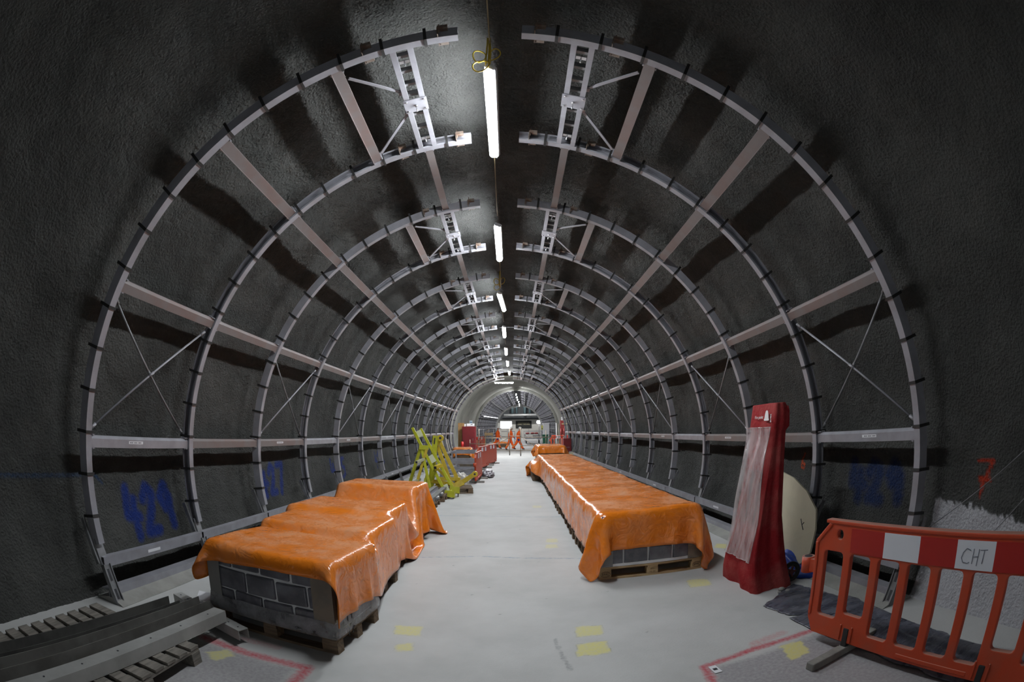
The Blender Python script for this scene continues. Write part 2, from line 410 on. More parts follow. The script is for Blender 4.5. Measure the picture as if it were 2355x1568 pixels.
# kerbs at both feet of the tunnel
for side, nm in ((-1, 'trim_1'), (1, 'trim_2')):
    x_in = CX + side * 3.09
    poly = [(0, -0.05), (0.0, 0.004), (0.165, 0.055), (0.18, 0.055), (0.45, -0.01), (0.45, -0.05)]
    b = MB(); b.prism([(q[0] * side, q[1]) for q in poly], (x_in, 2.83, 0), (x_in, YP, 0), (1, 0, 0), (0, 0, 1))
    structure(b.obj(nm, KERB))
    b = MB()   # steel edge channel along the kerb
    b.prism([(0.165 * side, 0.05), (0.165 * side, 0.122), (0.27 * side, 0.122), (0.27 * side, 0.116), (0.171 * side, 0.116), (0.171 * side, 0.05)],
            (x_in, 2.82, 0), (x_in, YP - 0.3, 0), (1, 0, 0), (0, 0, 1))
    structure(b.obj('trim_3' if side < 0 else 'trim_4', STEEL))

# ---------------------------------------------------------------- steel frames
RD, YD = 0.105, 0.075          # rib section: radial depth, width along the tunnel
def rib_profile(closed_front):
    p = [(0, 0), (0, YD), (0.02, YD), (0.02, YD - 0.004), (0.004, YD - 0.004), (0.004, 0.004), (RD - 0.004, 0.004), (RD - 0.004, YD - 0.004), (RD - 0.02, YD - 0.004), (RD - 0.02, YD), (RD, YD), (RD, 0)]
    return p if closed_front else [(q[0], YD - q[1]) for q in p]
def L(a, r, y=0.0): a = math.radians(a); return Vector((r * math.cos(a), y, CZ + r * math.sin(a)))
def rib_mesh(side, closed):
    a0, a1 = (94.6, 193.8) if side < 0 else (85.9, -13.2)
    n = 64; prof = rib_profile(closed); b = MB(); rows = []
    for i in range(n + 1):
        a = a0 + (a1 - a0) * i / n
        rows.append([b.b.verts.new(L(a, RF + q[0], q[1])) for q in prof])
    m_ = len(prof)
    for i in range(n):
        for k in range(m_):
            b.b.faces.new((rows[i][k], rows[i][(k + 1) % m_], rows[i + 1][(k + 1) % m_], rows[i + 1][k]))
    b.b.faces.new(rows[0]); b.b.faces.new(rows[-1][::-1])
    return b.mesh('channel')
RIBM = {(s, c): rib_mesh(s, c) for s in (-1, 1) for c in (True, False)}
for me in RIBM.values(): me.materials.append(STEEL)
def strap_mesh():
    b = MB(); t, e, h = 0.006, 0.004, 0.013
    r0, r1, y0, y1 = -e, RD + 0.03, -e, YD + e
    b.box((r0 - t / 2, (y0 + y1) / 2, 0), (t, y1 - y0 + 2 * t, 2 * h))
    b.box((r1 + t / 2, (y0 + y1) / 2, 0), (t, y1 - y0 + 2 * t, 2 * h))
    b.box(((r0 + r1) / 2, y0 - t / 2, 0), (r1 - r0, t, 2 * h))
    b.box(((r0 + r1) / 2, y1 + t / 2, 0), (r1 - r0, t, 2 * h))
    return b.mesh('strap')
STRAPM = strap_mesh(); STRAPM.materials.append(BLACK)
def clip_mesh():
    b = MB()
    b.box((0.085, -0.025, 0), (0.035, 0.05, 0.085)); b.box((0.06, -0.02, 0.045), (0.07, 0.035, 0.008))
    b.box((0.03, YD + 0.02, 0), (0.035, 0.05, 0.075)); b.box((0.05, YD / 2, 0.042), (0.10, YD + 0.08, 0.006))
    b.cyl((0.03, -0.03, 0.03), (0.14, -0.03, 0.03), 0.005, 6); b.cyl((0.0, YD + 0.03, 0.03), (0.09, YD + 0.03, 0.03), 0.005, 6)
    return b.mesh('bracket')
CLIPM = clip_mesh(); CLIPM.materials.append(RUST)
def leg_mesh(side):
    def P(a, r, y): return L(a if side < 0 else 180 - a, r, y)
    b = MB()
    for y in (-0.02, YD + 0.02):
        b.bar(P(190.0, RF + 0.155, y), P(196.6, RF + 0.075, y), 0.028, 0.045)
    b.bar(P(193.0, RF + 0.06, YD / 2), P(197.2, RF + 0.05, YD / 2), YD + 0.02, 0.012)
    f0, f1 = P(196.8, RF + 0.035, YD / 2), P(202.6, RF + 0.03, YD / 2); f1.z = 0.0
    f1.x = f0.x - side * 0.12
    d = (f0 - f1)
    b.bar(f0, f1 + d * 0.0, 0.085, 0.012, (-side, 0, 0.2))
    b.bar(f0 + Vector((0, 0.045, 0)), f1 + Vector((0, 0.045, 0)), 0.010, 0.05, (-side, 0, 0.2))
    b.bar(f0 - Vector((0, 0.045, 0)), f1 - Vector((0, 0.045, 0)), 0.010, 0.05, (-side, 0, 0.2))
    return b.mesh('leg')
LEGM = {s: leg_mesh(s) for s in (-1, 1)}
for me in LEGM.values(): me.materials.append(STEELD)
def slot_mesh(side, t0, t1):
    def P(a, r, y): return L(a if side < 0 else 180 - a, r, y)
    b = MB()
    f0, f1 = P(196.8, RF + 0.035, YD / 2), P(202.6, RF + 0.03, YD / 2); f1.z = 0.0; f1.x = f0.x - side * 0.12
    n_ = Vector((-side, 0, 0.2)).normalized() * 0.0065
    b.bar(f0.lerp(f1, t0) + n_, f0.lerp(f1, t1) + n_, 0.03, 0.002, (-side, 0, 0.2))
    return b.mesh('slot')
SLOTM = {(s, q): slot_mesh(s, *((0.12, 0.42), (0.62, 0.88))[q]) for s in (-1, 1) for q in (0, 1)}
for me in SLOTM.values(): me.materials.append(INK)
def child(name, me, parent, loc=(0, 0, 0), rot=(0, 0, 0)):
    o = bpy.data.objects.new(name, me); C.objects.link(o); o.parent = parent; o.location = loc; o.rotation_euler = rot
    return o
STRAPS = {-1: [99.1 + 6.04 * i for i in range(16)], 1: [81.1 - 6.04 * i for i in range(16)]}
for k, y in enumerate(YH):
    for s in (-1, 1):
        sd = 'left' if s < 0 else 'right'
        t = thing('arch_rib', f'{sd} half of the {ORD[k]} steel arch rib from the near end, with black straps', 'steel rib', (CX, y, 0), 0, f'{sd} arch ribs')
        child('channel', RIBM[(s, k % 2 == 0)], t)
        for a in STRAPS[s][:16 if k < 12 else 14]:
            child('strap', STRAPM, t, L(a, RF), (0, -math.radians(a), 0))
        if k < 11:
            for a in ((107.2, 96.6) if s < 0 else (72.8, 83.4)):
                child('bracket', CLIPM, t, L(a, RF), (0, -math.radians(a), 0))
        lg = child('leg', LEGM[s], t)
        if k < 6: child('slot', SLOTM[(s, 0)], lg); child('slot', SLOTM[(s, 1)], lg)

def purlin(a, y0, y1, wd=0.10, r0=RF + 0.022, dp=0.06, m=None, name='purlin', lab='', cat='steel beam', grp=None, sticker=False):
    """C purlin: web towards the axis, flanges outwards"""
    t_ = 0.005; h = wd / 2
    c_ = 0.026
    up = a < 90                                     # which flange is the upper one
    if 30 < a < 70 or 110 < a < 150:                # channel with its lower lip turned towards the axis
        poly = [(-h, 0), (h - t_, 0), (h - t_, -0.030), (h, -0.030), (h, dp), (h - 0.016, dp), (h - 0.016, dp - t_), (h - t_, dp - t_), (h - t_, t_), (-h + t_, t_), (-h + t_, dp - t_), (-h + 0.016, dp - t_), (-h + 0.016, dp), (-h, dp)]
        if up: poly = [(-q[0], q[1]) for q in poly]
    elif 72 < a < 108:
        poly = [(-h, 0), (h, 0), (h, dp), (h - 0.016, dp), (h - 0.016, dp - t_), (h - t_, dp - t_), (h - t_, t_), (-h + t_, t_), (-h + t_, dp - t_), (-h + 0.016, dp - t_), (-h + 0.016, dp), (-h, dp)]
    else:                                           # bevelled upper edge
        poly = [(-h, 0.022), (-h + c_, 0), (h, 0), (h, dp), (h - 0.016, dp), (h - 0.016, dp - t_), (h - t_, dp - t_), (h - t_, t_ + 0.021), (-h + t_, t_ + 0.021), (-h + t_, dp - t_), (-h + 0.016, dp - t_), (-h + 0.016, dp), (-h, dp)]
        if up: poly = [(-q[0], q[1]) for q in poly]
    org = pol(a, r0, y0)
    root = thing(name, lab, cat, org, 0, grp)
    b = MB(); b.prism(poly, Vector((0, 0, 0)), Vector((0, y1 - y0, 0)), tan_(a), rad(a)); b.obj('beam', m or PRIMER, root)
    for e, sg in ((0.0, 1), (y1 - y0, -1)):         # end cleats with bolts
        b = MB(); b.bar(Vector((0, e, 0)) + rad(a) * (dp + 0.004), Vector((0, e + sg * 0.06, 0)) + rad(a) * (dp + 0.004), wd + 0.03, 0.008, rad(a))
        for q in (-h - 0.006, h + 0.006):
            c = Vector((0, e + sg * 0.03, 0)) + tan_(a) * q + rad(a) * 0.03
            b.bar(c - Vector((0, 0.03, 0)), c + Vector((0, 0.03, 0)), 0.01, 0.05, rad(a))
            b.cyl(c - rad(a) * 0.04, c + rad(a) * 0.01, 0.007, 6)
        b.obj('cleat', STEEL, root)
    if sticker:
        b = MB(); yc = (y1 - y0) * 0.42
        b.bar(Vector((0, yc - 0.11, 0)) - rad(a) * 0.001, Vector((0, yc + 0.11, 0)) - rad(a) * 0.001, 0.026, 0.002, rad(a)); st = b.obj('sticker', STICK, root)
        b = MB()
        for i in range(15):
            if i % 5 != 4: b.bar(Vector((0, yc - 0.095 + i * 0.0128, 0)) - rad(a) * 0.0022, Vector((0, yc - 0.088 + i * 0.0128, 0)) - rad(a) * 0.0022, 0.012, 0.001, rad(a))
        b.obj('print', INK, st)
    return root
NB = len(YH) - 1
def between(k): return f'between the {ORD[k]} and {ORD[k + 1]} ribs'
for k in range(NB):
    y0, y1 = YH[k] + YD + 0.001, YH[k + 1] - 0.001
    for s, sd in ((-1, 'left'), (1, 'right')):
        A = {'waist': 179 if s < 0 else 1.5, 'shoulder': 156 if s < 0 else 24.4, 'haunch': 131 if s < 0 else 49.5, 'crown': 102.65 if s < 0 else 77.35}
        purlin(A['waist'], y0, y1, 0.105, lab=f'waist-high horizontal steel beam on the {sd} wall {between(k)}', grp=f'{sd} waist-high beams', sticker=(k % 2 == 0 and k < 10), m=STEEL if k % 3 == 0 else PRIMER)
        purlin(A['shoulder'], y0, y1, 0.105, lab=f'pinkish steel beam at shoulder height of the {sd} wall {between(k)}', grp=f'{sd} shoulder beams')
        purlin(A['haunch'], y0, y1, 0.105, lab=f'sloping pinkish steel beam high on the {sd} haunch {between(k)}', grp=f'{sd} haunch beams')
        # base rail low on the wall
        bx, bz = (CX - 3.29, 0.36) if s < 0 else (CX + 3.24, 0.36)
        rt = thing('base_rail', f'low grey steel rail at the {sd} wall foot {between(k)}', 'steel rail', (bx, y0 - 0.06, bz), 0, f'{sd} base rails')
        b = MB(); ly = y1 - y0 + 0.11
        b.prism([(0, -0.045), (0, 0.045), (0.06 * s, 0.05), (0.06 * s, 0.045), (0.005 * s, 0.04), (0.005 * s, -0.04), (0.05 * s, -0.045)], (0, 0, 0), (0, ly, 0), (1, 0, 0), (0, 0, 1)); b.obj('channel', STEEL, rt)
        if k % 2 == 0 and k < 8:
            b = MB(); b.box((-0.002 * s, ly * 0.45, 0), (0.002, 0.2, 0.028)); b.obj('sticker', STICK, rt)
        if k % 2 == 1:
            purlin(A['crown'], y0, y1, 0.085, lab=f'single steel beam beside the {sd} crown gap {between(k)}', grp=f'{sd} crown beams')
        else:
            # twin rail ladder with cross plates
            ac = A['crown']; org = pol(ac, RF + 0.026, y0)
            rt = thing('twin_rail', f'twin rail ladder on the {sd} of the crown {between(k)}', 'rail ladder', org, 0, f'{sd} twin rails')
            ln = y1 - y0
            for q in (-0.075, 0.075):
                b = MB(); g = tan_(ac) * q
                b.bar(g, g + Vector((0, ln, 0)), 0.05, 0.05, rad(ac)); b.obj('rail', STEEL, rt)
            for f_ in (0.07, 0.2, 0.32, 0.42, 0.62, 0.78, 0.92):
                b = MB(); b.bar(-tan_(ac) * 0.055 + Vector((0, ln * f_, 0)) + rad(ac) * 0.03, tan_(ac) * 0.055 + Vector((0, ln * f_, 0)) + rad(ac) * 0.03, 0.035, 0.05, rad(ac)); b.obj('cross_piece', STEELD, rt)
            b = MB(); c = Vector((0, ln * 0.5, 0)) - rad(ac) * 0.03
            b.bar(c - Vector((0, 0.10, 0)), c + Vector((0, 0.10, 0)), 0.225, 0.008, rad(ac)); pl = b.obj('plate', STEEL, rt)
            for du in (-0.085, 0.085):
                for dv in (-0.075, 0.075):
                    b = MB(); b.cyl(c + tan_(ac) * du + Vector((0, dv, 0)), c + tan_(ac) * du + Vector((0, dv, 0)) - rad(ac) * 0.016, 0.011, 6); b.obj('bolt', CHROME, pl)
            b = MB(); b.cyl(c - rad(ac) * 0.09, c, 0.006, 6); b.cyl(c - rad(ac) * 0.02, c, 0.014, 6); b.obj('pin', CHROME, pl)
            for f_ in (0.11, 0.9):
                cc = Vector((0, ln * f_, 0)); b = MB(); b.cyl(cc - rad(ac) * 0.06, cc + rad(ac) * 0.02, 0.007, 6); b.bar(cc - tan_(ac) * 0.045, cc + tan_(ac) * 0.045, 0.04, 0.008, rad(ac)); b.obj('clamp', CHROME, rt)
            # short secondary beam and its two struts
            a2 = 112.2 if s < 0 else 67.8
            purlin(a2, y0, y1, 0.10, lab=f'short steel beam beside the {sd} twin rail ladder {between(k)}', grp=f'{sd} short roof beams')
            ym = (y0 + y1) / 2; ai = ac + (1.6 if s < 0 else -1.6); ao = a2 - (1.2 if s < 0 else -1.2)
            for e, w_ in ((0, 'near'), (1, 'far')):
                p0 = pol(ai, RF + 0.03, ym + (-0.2 if e == 0 else 0.14)); p1 = pol(ao, RF + 0.03, y0 + 0.16 if e == 0 else y1 - 0.12)
                b = MB(); b.bar(p0, p1, 0.028, 0.012, rad(ac)); b.box(p0, (0.06, 0.05, 0.04))
                tag(b.obj('strut', STEEL), f'{w_} diagonal strut of the {sd} roof bay {between(k)}', 'strut', f'{sd} roof struts')
            # crossed tie rods on the wall
            for e, w_ in ((0, 'rising away'), (1, 'falling away')):
                aL, aM = (177.2, 158.0) if s < 0 else (3.3, 22.4)
                r_ = RF + (0.05 if e == 0 else 0.075)
                p0 = pol(aL if e == 0 else aM, r_, y0 + 0.02); p1 = pol(aM if e == 0 else aL, r_, y1 - 0.06)
                b = MB(); b.cyl(p0, p1, 0.011, 8); b.cyl(p0.lerp(p1, 0.0), p0.lerp(p1, 0.04), 0.016, 8); b.cyl(p0.lerp(p1, 0.96), p1, 0.016, 8); b.cyl(p0.lerp(p1, 0.48), p0.lerp(p1, 0.52), 0.015, 8)
                tag(b.obj('tie_rod', STEEL if e == 0 else STEELD), f'thin tie rod {w_} on the {sd} wall {between(k)}', 'tie rod', f'{sd} tie rods')

# ---------------------------------------------------------------- tube lights along the crown
GLOW = mat('lamp_glow', (0.9, 0.9, 0.95), 0.4, emit=(0.90, 0.95, 1.0), estr=LAMP)
YCORD = mat('yellow_cord', (0.55, 0.38, 0.03), 0.6)
CABLE = mat('tan_cable', (0.22, 0.17, 0.09), 0.7)
def tube_light(x, y, z, ln, roll, yaw, lab, grp='tube lights along the crown', glow=None, tilt=0.0):
    t = thing('tube_light', lab, 'light', (x, y, z), 0, grp); t.rotation_euler = (tilt, roll, yaw)
    b = MB(); n = 12; rows = []          # half-round diffuser, open side up, closed by the body
    for e, f_ in ((-ln / 2, 0.35), (-ln / 2 + 0.03, 1.0), (ln / 2 - 0.03, 1.0), (ln / 2, 0.35)):
        rows.append([Vector((0.05 * f_ * math.cos(PI * i / n), e, -0.055 * f_ * math.sin(PI * i / n))) for i in range(n + 1)])
    b.grid(rows); b.b.faces.new([v for v in b.b.verts[:n + 1]]); b.b.faces.new([v for v in b.b.verts[-n - 1:]])
    b.obj('diffuser', glow or GLOW, t)
    b = MB(); b.box((0, 0, 0.022), (0.108, ln + 0.01, 0.04), None, 0.008); b.obj('body', WHITEP, t)
    for e in (-ln / 2 - 0.012, ln / 2 + 0.012): b = MB(); b.box((0, e, 0.012), (0.085, 0.025, 0.05), None, 0.006); b.obj('end_cap', WHITEP, t)
    return t
ZL = 4.60
LX = [-0.16, -0.177, -0.196, -0.19, -0.175, -0.145, -0.08]
LY = [3.88, 7.31, 10.99, 14.5, 18.2, 21.6, 25.3]
roll = [0.50, 0.38, 0.34, 0.32, 0.3, 0.25, 0.2]
for i in range(7):
    tube_light(LX[i], LY[i], ZL, 1.45, roll[i], [0.0, 0.0, -0.06, 0, 0, 0, 0][i], f'glowing white tube light hanging under the crown, {ORD[i]} from the near end')
tube_light(-0.43, 30.2, 4.55, 1.15, 0, PI / 2, 'glowing tube light hung crosswise under the pale arch at the far end', None, mat('lamp_glow_cross', (0.9, 0.9, 0.95), 0.4, emit=(0.95, 0.97, 1.0), estr=LAMP * 5.0))
# tan supply cable sagging from lamp to lamp
for i in range(-1, 6):
    if i < 0: p0, p1 = Vector((-0.17, 0.3, 4.72)), Vector((LX[0], LY[0] - 0.78, ZL + 0.28))
    else: p0, p1 = Vector((LX[i], LY[i] + 0.74, ZL + 0.03)), Vector((LX[i + 1], LY[i + 1] - 0.78, ZL + 0.14))
    pts = [p0.lerp(p1, j / 10) - Vector((0, 0, 0.10 * math.sin(PI * j / 10) * (0.6 if i >= 0 else 0.0))) for j in range(11)]
    b = MB(); b.tube(pts, 0.006, 6)
    if i < 0: lab = 'thin tan cable running up from the nearest tube light to the roof above the camera'
    else: lab = f'thin tan cable strung between the {ORD[i]} and {ORD[i + 1]} tube lights'
    tag(b.obj('supply_cable', CABLE), lab, 'cable', 'supply cables')
def cord_loops(x, y, z, sc, lab, col):
    t = thing('cord_loop', lab, 'cord', (x, y, z), 0, 'yellow hanging cords')
    b = MB()
    b.tube([(0, 0, 0.28 * sc), (0.005, 0, 0.12 * sc), (0, 0.02, -0.06 * sc)], 0.008, 6)
    b.tube([(0.01, 0, 0.28 * sc), (0.02, 0, 0.1 * sc), (0.015, 0.02, -0.06 * sc)], 0.007, 6)
    b.tube([(-0.01, 0, 0.28 * sc), (-0.015, 0, 0.1 * sc), (-0.02, 0.02, -0.06 * sc)], 0.007, 6)
    b.obj('rope', col, t)
    for cx, cz, a_, b_, th in ((0.055, 0.055, 0.045, 0.075, -0.35), (-0.075, 0.04, 0.055, 0.075, 0.25), (-0.06, -0.08, 0.075, 0.06, 0.6)):
        pts = []
        for j in range(17):
            q = 2 * PI * j / 16; u, v = a_ * math.cos(q), b_ * math.sin(q)
            pts.append(((cx + u * math.cos(th) - v * math.sin(th)) * sc, 0.01 * math.sin(2 * q), (cz + u * math.sin(th) + v * math.cos(th)) * sc))
        b = MB(); b.tube(pts, 0.006, 6, False); b.obj('loop', col, t)
cord_loops(LX[0] - 0.01, LY[0] - 0.76, ZL + 0.09, 1.0, 'yellow looped hanging cord at the near end of the nearest tube light', YCORD)
cord_loops(LX[2] - 0.02, LY[2] - 0.95, ZL + 0.17, 1.0, 'yellow cord looped above the third tube light with a small connector', YCORD)
# ---------------------------------------------------------------- draped tarpaulins: a small cloth relaxation over boxes
def drape(cor, h, boxes, z0, steps=200, iters=4, seed=1, wr=0.01, mu=0.75, kb=0.10, mg=0.03):
    """cor: FL, FR, BR, BL corners (x,y) of the flat sheet; boxes: (cx, cy, w, d, top, rotation)"""
    cor = [np.array(c, float) for c in cor]; wx = (np.hypot(*(cor[1] - cor[0])) + np.hypot(*(cor[2] - cor[3]))) / 2; wy = (np.hypot(*(cor[3] - cor[0])) + np.hypot(*(cor[2] - cor[1]))) / 2
    nx, ny = int(round(wx / h)) + 1, int(round(wy / h)) + 1
    u = np.linspace(0, 1, nx)[:, None, None]; v = np.linspace(0, 1, ny)[None, :, None]
    XY = (cor[0] * (1 - u) + cor[1] * u) * (1 - v) + (cor[3] * (1 - u) + cor[2] * u) * v
    rs = np.random.RandomState(seed)
    P = np.concatenate([XY, z0 + (rs.rand(nx, ny, 1) - 0.5) * wr * 2], -1)
    hx, hy = wx / (nx - 1), wy / (ny - 1)
    Q = P.copy(); dt = 0.02
    def con(A, B, rest, k):
        d = B - A; L_ = np.linalg.norm(d, axis=-1, keepdims=True) + 1e-9
        e = d * ((L_ - rest) / L_ * 0.5 * k); A += e; B -= e
    def passes(k):
        for o in (0, 1):
            n_ = (nx - o) // 2 * 2; con(P[o:o + n_:2], P[o + 1:o + 1 + n_:2][: n_ // 2], hx, 1.0) if n_ > 1 else None
            n_ = (ny - o) // 2 * 2; con(P[:, o:o + n_:2], P[:, o + 1:o + 1 + n_:2][:, : n_ // 2], hy, 1.0) if n_ > 1 else None
        dg = math.hypot(hx, hy)
        for ox in (0, 1):
            for oy in (0, 1):
                a = P[ox:nx - 1:2, oy:ny - 1:2]; b_ = P[ox + 1:nx:2, oy + 1:ny:2]; con(a, b_, dg, 0.35)
                a = P[ox + 1:nx:2, oy:ny - 1:2]; b_ = P[ox:nx - 1:2, oy + 1:ny:2]; con(a, b_, dg, 0.35)
        for o in range(4):
            a = P[o:nx - 2:4]; b_ = P[o + 2:nx:4]; m_ = min(len(a), len(b_)); con(a[:m_], b_[:m_], 2 * hx, k) if m_ else None
            a = P[:, o:ny - 2:4]; b_ = P[:, o + 2:ny:4]; m_ = min(a.shape[1], b_.shape[1]); con(a[:, :m_], b_[:, :m_], 2 * hy, k) if m_ else None
    def collide():
        hit = P[..., 2] < 0.012
        P[..., 2] = np.maximum(P[..., 2], 0.012)
        for (bx, by, bw, bd, bt, br) in boxes:
            cc, ss = math.cos(br), math.sin(br)
            ux = (P[..., 0] - bx) * cc + (P[..., 1] - by) * ss; uy = -(P[..., 0] - bx) * ss + (P[..., 1] - by) * cc
            px = bw / 2 + mg - np.abs(ux); py = bd / 2 + mg - np.abs(uy); pz = bt + mg - P[..., 2]
            ins = (px > 0) & (py > 0) & (pz > 0)
            top = ins & (pz <= px) & (pz <= py) | (ins & (pz < 0.05))
            sx = ins & ~top & (px <= py); sy = ins & ~top & ~sx
            P[..., 2] = np.where(top, bt + mg, P[..., 2])
            dx = np.where(sx, np.sign(ux) * px, 0); dy = np.where(sy, np.sign(uy) * py, 0)
            P[..., 0] += dx * cc - dy * ss; P[..., 1] += dx * ss + dy * cc
            hit = hit | ins
        return hit
    for it in range(steps):
        V = (P - Q) * 0.975; sp = np.linalg.norm(V, axis=-1, keepdims=True); V *= np.minimum(1, 0.05 / (sp + 1e-9))
        Q = P.copy(); P += V; P[..., 2] -= 9.8 * dt * dt
        hit = np.zeros((nx, ny), bool)
        for q in range(iters):
            passes(kb); hit |= collide()
        D = P - Q; P[hit] = P[hit] - D[hit] * mu
        P[hit, 2] = np.maximum(P[hit, 2], 0.012)
        collide()
    return P
def tarp_obj(name, P, material, thick=0.004, sub=1, seed=3, rip=0.0):
    nx, ny = P.shape[:2]
    if rip:
        P = P.copy(); P[..., 2] += np.abs(noise2((nx, ny), (nx // 3, ny // 2), seed)) * rip
    o = np_mesh(name, P.reshape(-1, 3), grid_faces(nx, ny), material)
    s = o.modifiers.new('smooth', 'SUBSURF'); s.levels = sub; s.render_levels = sub
    t = o.modifiers.new('thickness', 'SOLIDIFY'); t.thickness = thick; t.offset = 1.0
    return o
def tarp_mat():
    M = bpy.data.materials.new('orange_tarp_plastic'); M.use_nodes = True; nt = M.node_tree; N = nt.nodes; Lk = nt.links
    b = N['Principled BSDF']; tc = N.new('ShaderNodeTexCoord')
    n = N.new('ShaderNodeTexNoise'); n.inputs['Scale'].default_value = 2.2; n.inputs['Detail'].default_value = 7; n.inputs['Roughness'].default_value = 0.7
    Lk.new(tc.outputs['Object'], n.inputs['Vector'])
    mr = N.new('ShaderNodeMapRange'); mr.inputs['From Min'].default_value = 0.42; mr.inputs['From Max'].default_value = 0.66; Lk.new(n.outputs['Fac'], mr.inputs['Value'])
    # dust settles on upward faces
    g = N.new('ShaderNodeNewGeometry'); sx = N.new('ShaderNodeSeparateXYZ'); Lk.new(g.outputs['Normal'], sx.inputs['Vector'])
    m2 = N.new('ShaderNodeMapRange'); m2.inputs['From Min'].default_value = 0.1; m2.inputs['From Max'].default_value = 0.95; m2.inputs['To Min'].default_value = 0.18; m2.inputs['To Max'].default_value = 0.60; Lk.new(sx.outputs['Z'], m2.inputs['Value'])
    mu = N.new('ShaderNodeMath'); mu.operation = 'MULTIPLY'; Lk.new(mr.outputs['Result'], mu.inputs[0]); Lk.new(m2.outputs['Result'], mu.inputs[1])
    mx = N.new('ShaderNodeMix'); mx.data_type = 'RGBA'; mx.inputs['A'].default_value = (0.80, 0.205, 0.012, 1); mx.inputs['B'].default_value = (0.64, 0.39, 0.24, 1)
    Lk.new(mu.outputs[0], mx.inputs['Factor']); Lk.new(mx.outputs['Result'], b.inputs['Base Color'])
    rr = N.new('ShaderNodeMapRange'); rr.inputs['To Min'].default_value = 0.14; rr.inputs['To Max'].default_value = 0.62; Lk.new(mu.outputs[0], rr.inputs['Value']); Lk.new(rr.outputs['Result'], b.inputs['Roughness'])
    b.inputs['Specular IOR Level'].default_value = 0.7
    b.inputs['Subsurface Weight'].default_value = 0.0
    b.inputs['Transmission Weight'].default_value = 0.0
    w1 = N.new('ShaderNodeTexNoise'); w1.inputs['Scale'].default_value = 7; w1.inputs['Detail'].default_value = 3; w1.inputs['Distortion'].default_value = 1.2; Lk.new(tc.outputs['Object'], w1.inputs['Vector'])
    bp = N.new('ShaderNodeBump'); bp.inputs['Strength'].default_value = 0.5; bp.inputs['Distance'].default_value = 0.03; Lk.new(w1.outputs['Fac'], bp.inputs['Height']); Lk.new(bp.outputs['Normal'], b.inputs['Normal'])
    return M
TARP = tarp_mat()
FILM = mat('cloudy_film', (0.40, 0.40, 0.42), 0.16, col2=(0.22, 0.22, 0.23), vscale=9, bump=0.9, bscale=16, alpha=0.6, coat=0.6)
SLAB = mat('dark_wrapped_slab', (0.095, 0.095, 0.11), 0.2, col2=(0.17, 0.17, 0.195), vscale=6, bump=0.35, bscale=9, coat=0.6)
FOAM = mat('white_packing', (0.72, 0.72, 0.72), 0.7)
CARD = mat('brown_card', (0.23, 0.18, 0.13), 0.6, col2=(0.17, 0.14, 0.11), vscale=6, coat=0.4)
CARDG = mat('grey_card', (0.22, 0.215, 0.205), 0.55, coat=0.3)

def text_mesh(txt, size, ext=0.001, align='CENTER', shear=0.0):
    cu = bpy.data.curves.new('t', 'FONT'); cu.body = txt; cu.size = size; cu.extrude = ext; cu.align_x = align; cu.align_y = 'CENTER'; cu.shear = shear
    o = bpy.data.objects.new('t', cu); C.objects.link(o)
    dg = bpy.context.evaluated_depsgraph_get(); me = bpy.data.meshes.new_from_object(o.evaluated_get(dg))
    bpy.data.objects.remove(o); bpy.data.curves.remove(cu); return me
def put_text(txt, size, parent, M, material, name='lettering', **k):
    me = text_mesh(txt, size, **k); me.materials.clear(); me.materials.append(material)
    o = bpy.data.objects.new(name, me); C.objects.link(o); o.parent = parent; o.matrix_local = M; return o
def frame(x, y, z, o):    # matrix from axes + origin
    M = Matrix((Vector(x).normalized(), Vector(y).normalized(), Vector(z).normalized())).transposed().to_4x4(); M.translation = Vector(o); return M

# ---------------------------------------------------------------- wooden pallets (1.2 x 0.8) and wrapped loads
def pallet(lab, loc, rz, wood, grp=None, stamp=False, w_=1.2, d_=0.8, boards=5):
    t = thing('wooden_pallet', lab, 'pallet', loc, rz, grp)
    r = random.Random(int(loc[1] * 100))
    me = MB().box((0, 0, 0), (w_, 0.11 if boards == 5 else 0.095, 0.022), None, 0.002).mesh('deck_board'); me.materials.append(wood)
    for i in range(boards): child('deck_board', me, t, (0, -d_ / 2 + 0.055 + i * (d_ - 0.11) / (boards - 1), 0.133), (0, 0, r.uniform(-.004, .004)))
    ms = MB().box((0, 0, 0), (0.12, d_, 0.022)).mesh('stringer'); ms.materials.append(wood)
    mk = MB().box((0, 0, 0), (0.13, 0.10, 0.078), None, 0.002).mesh('block'); mk.materials.append(wood)
    mb = MB().box((0, 0, 0), (w_, 0.10, 0.022)).mesh('bottom_board'); mb.materials.append(wood)
    blocks = []
    for x in (-w_ / 2 + 0.065, 0, w_ / 2 - 0.065):
        child('stringer', ms, t, (x, 0, 0.111))
        for y in (-d_ / 2 + 0.05, 0, d_ / 2 - 0.05): blocks.append(child('block', mk, t, (x, y, 0.061)))
    for y in (-d_ / 2 + 0.05, 0, d_ / 2 - 0.05): child('bottom_board', mb, t, (0, y, 0.011))
    if stamp:
        BURN = mat('burnt_stamp', (0.035, 0.022, 0.012), 0.8)
        for b_ in (blocks[0], blocks[6]):
            put_text('EPAL', 0.036, b_, frame((1, 0, 0), (0, 0, 1), (0, -1, 0), (0, -0.0515, 0)), BURN, 'stamp')
            q = MB(); pts = [(0.052 * math.cos(2 * PI * i / 28), -0.0512, 0.030 * math.sin(2 * PI * i / 28)) for i in range(29)]
            q.tube(pts, 0.0018, 4, False); q.obj('stamp_ring', BURN, b_)
        b_ = blocks[3]
        for i, tx in enumerate(('IPPC', 'NL-04')):
            put_text(tx, 0.026, b_, frame((1, 0, 0), (0, 0, 1), (0, -1, 0), (0, -0.0513, 0.016 - 0.034 * i)), mat('faint_stamp', (0.22, 0.15, 0.075), 0.8), 'stamp')
    return t
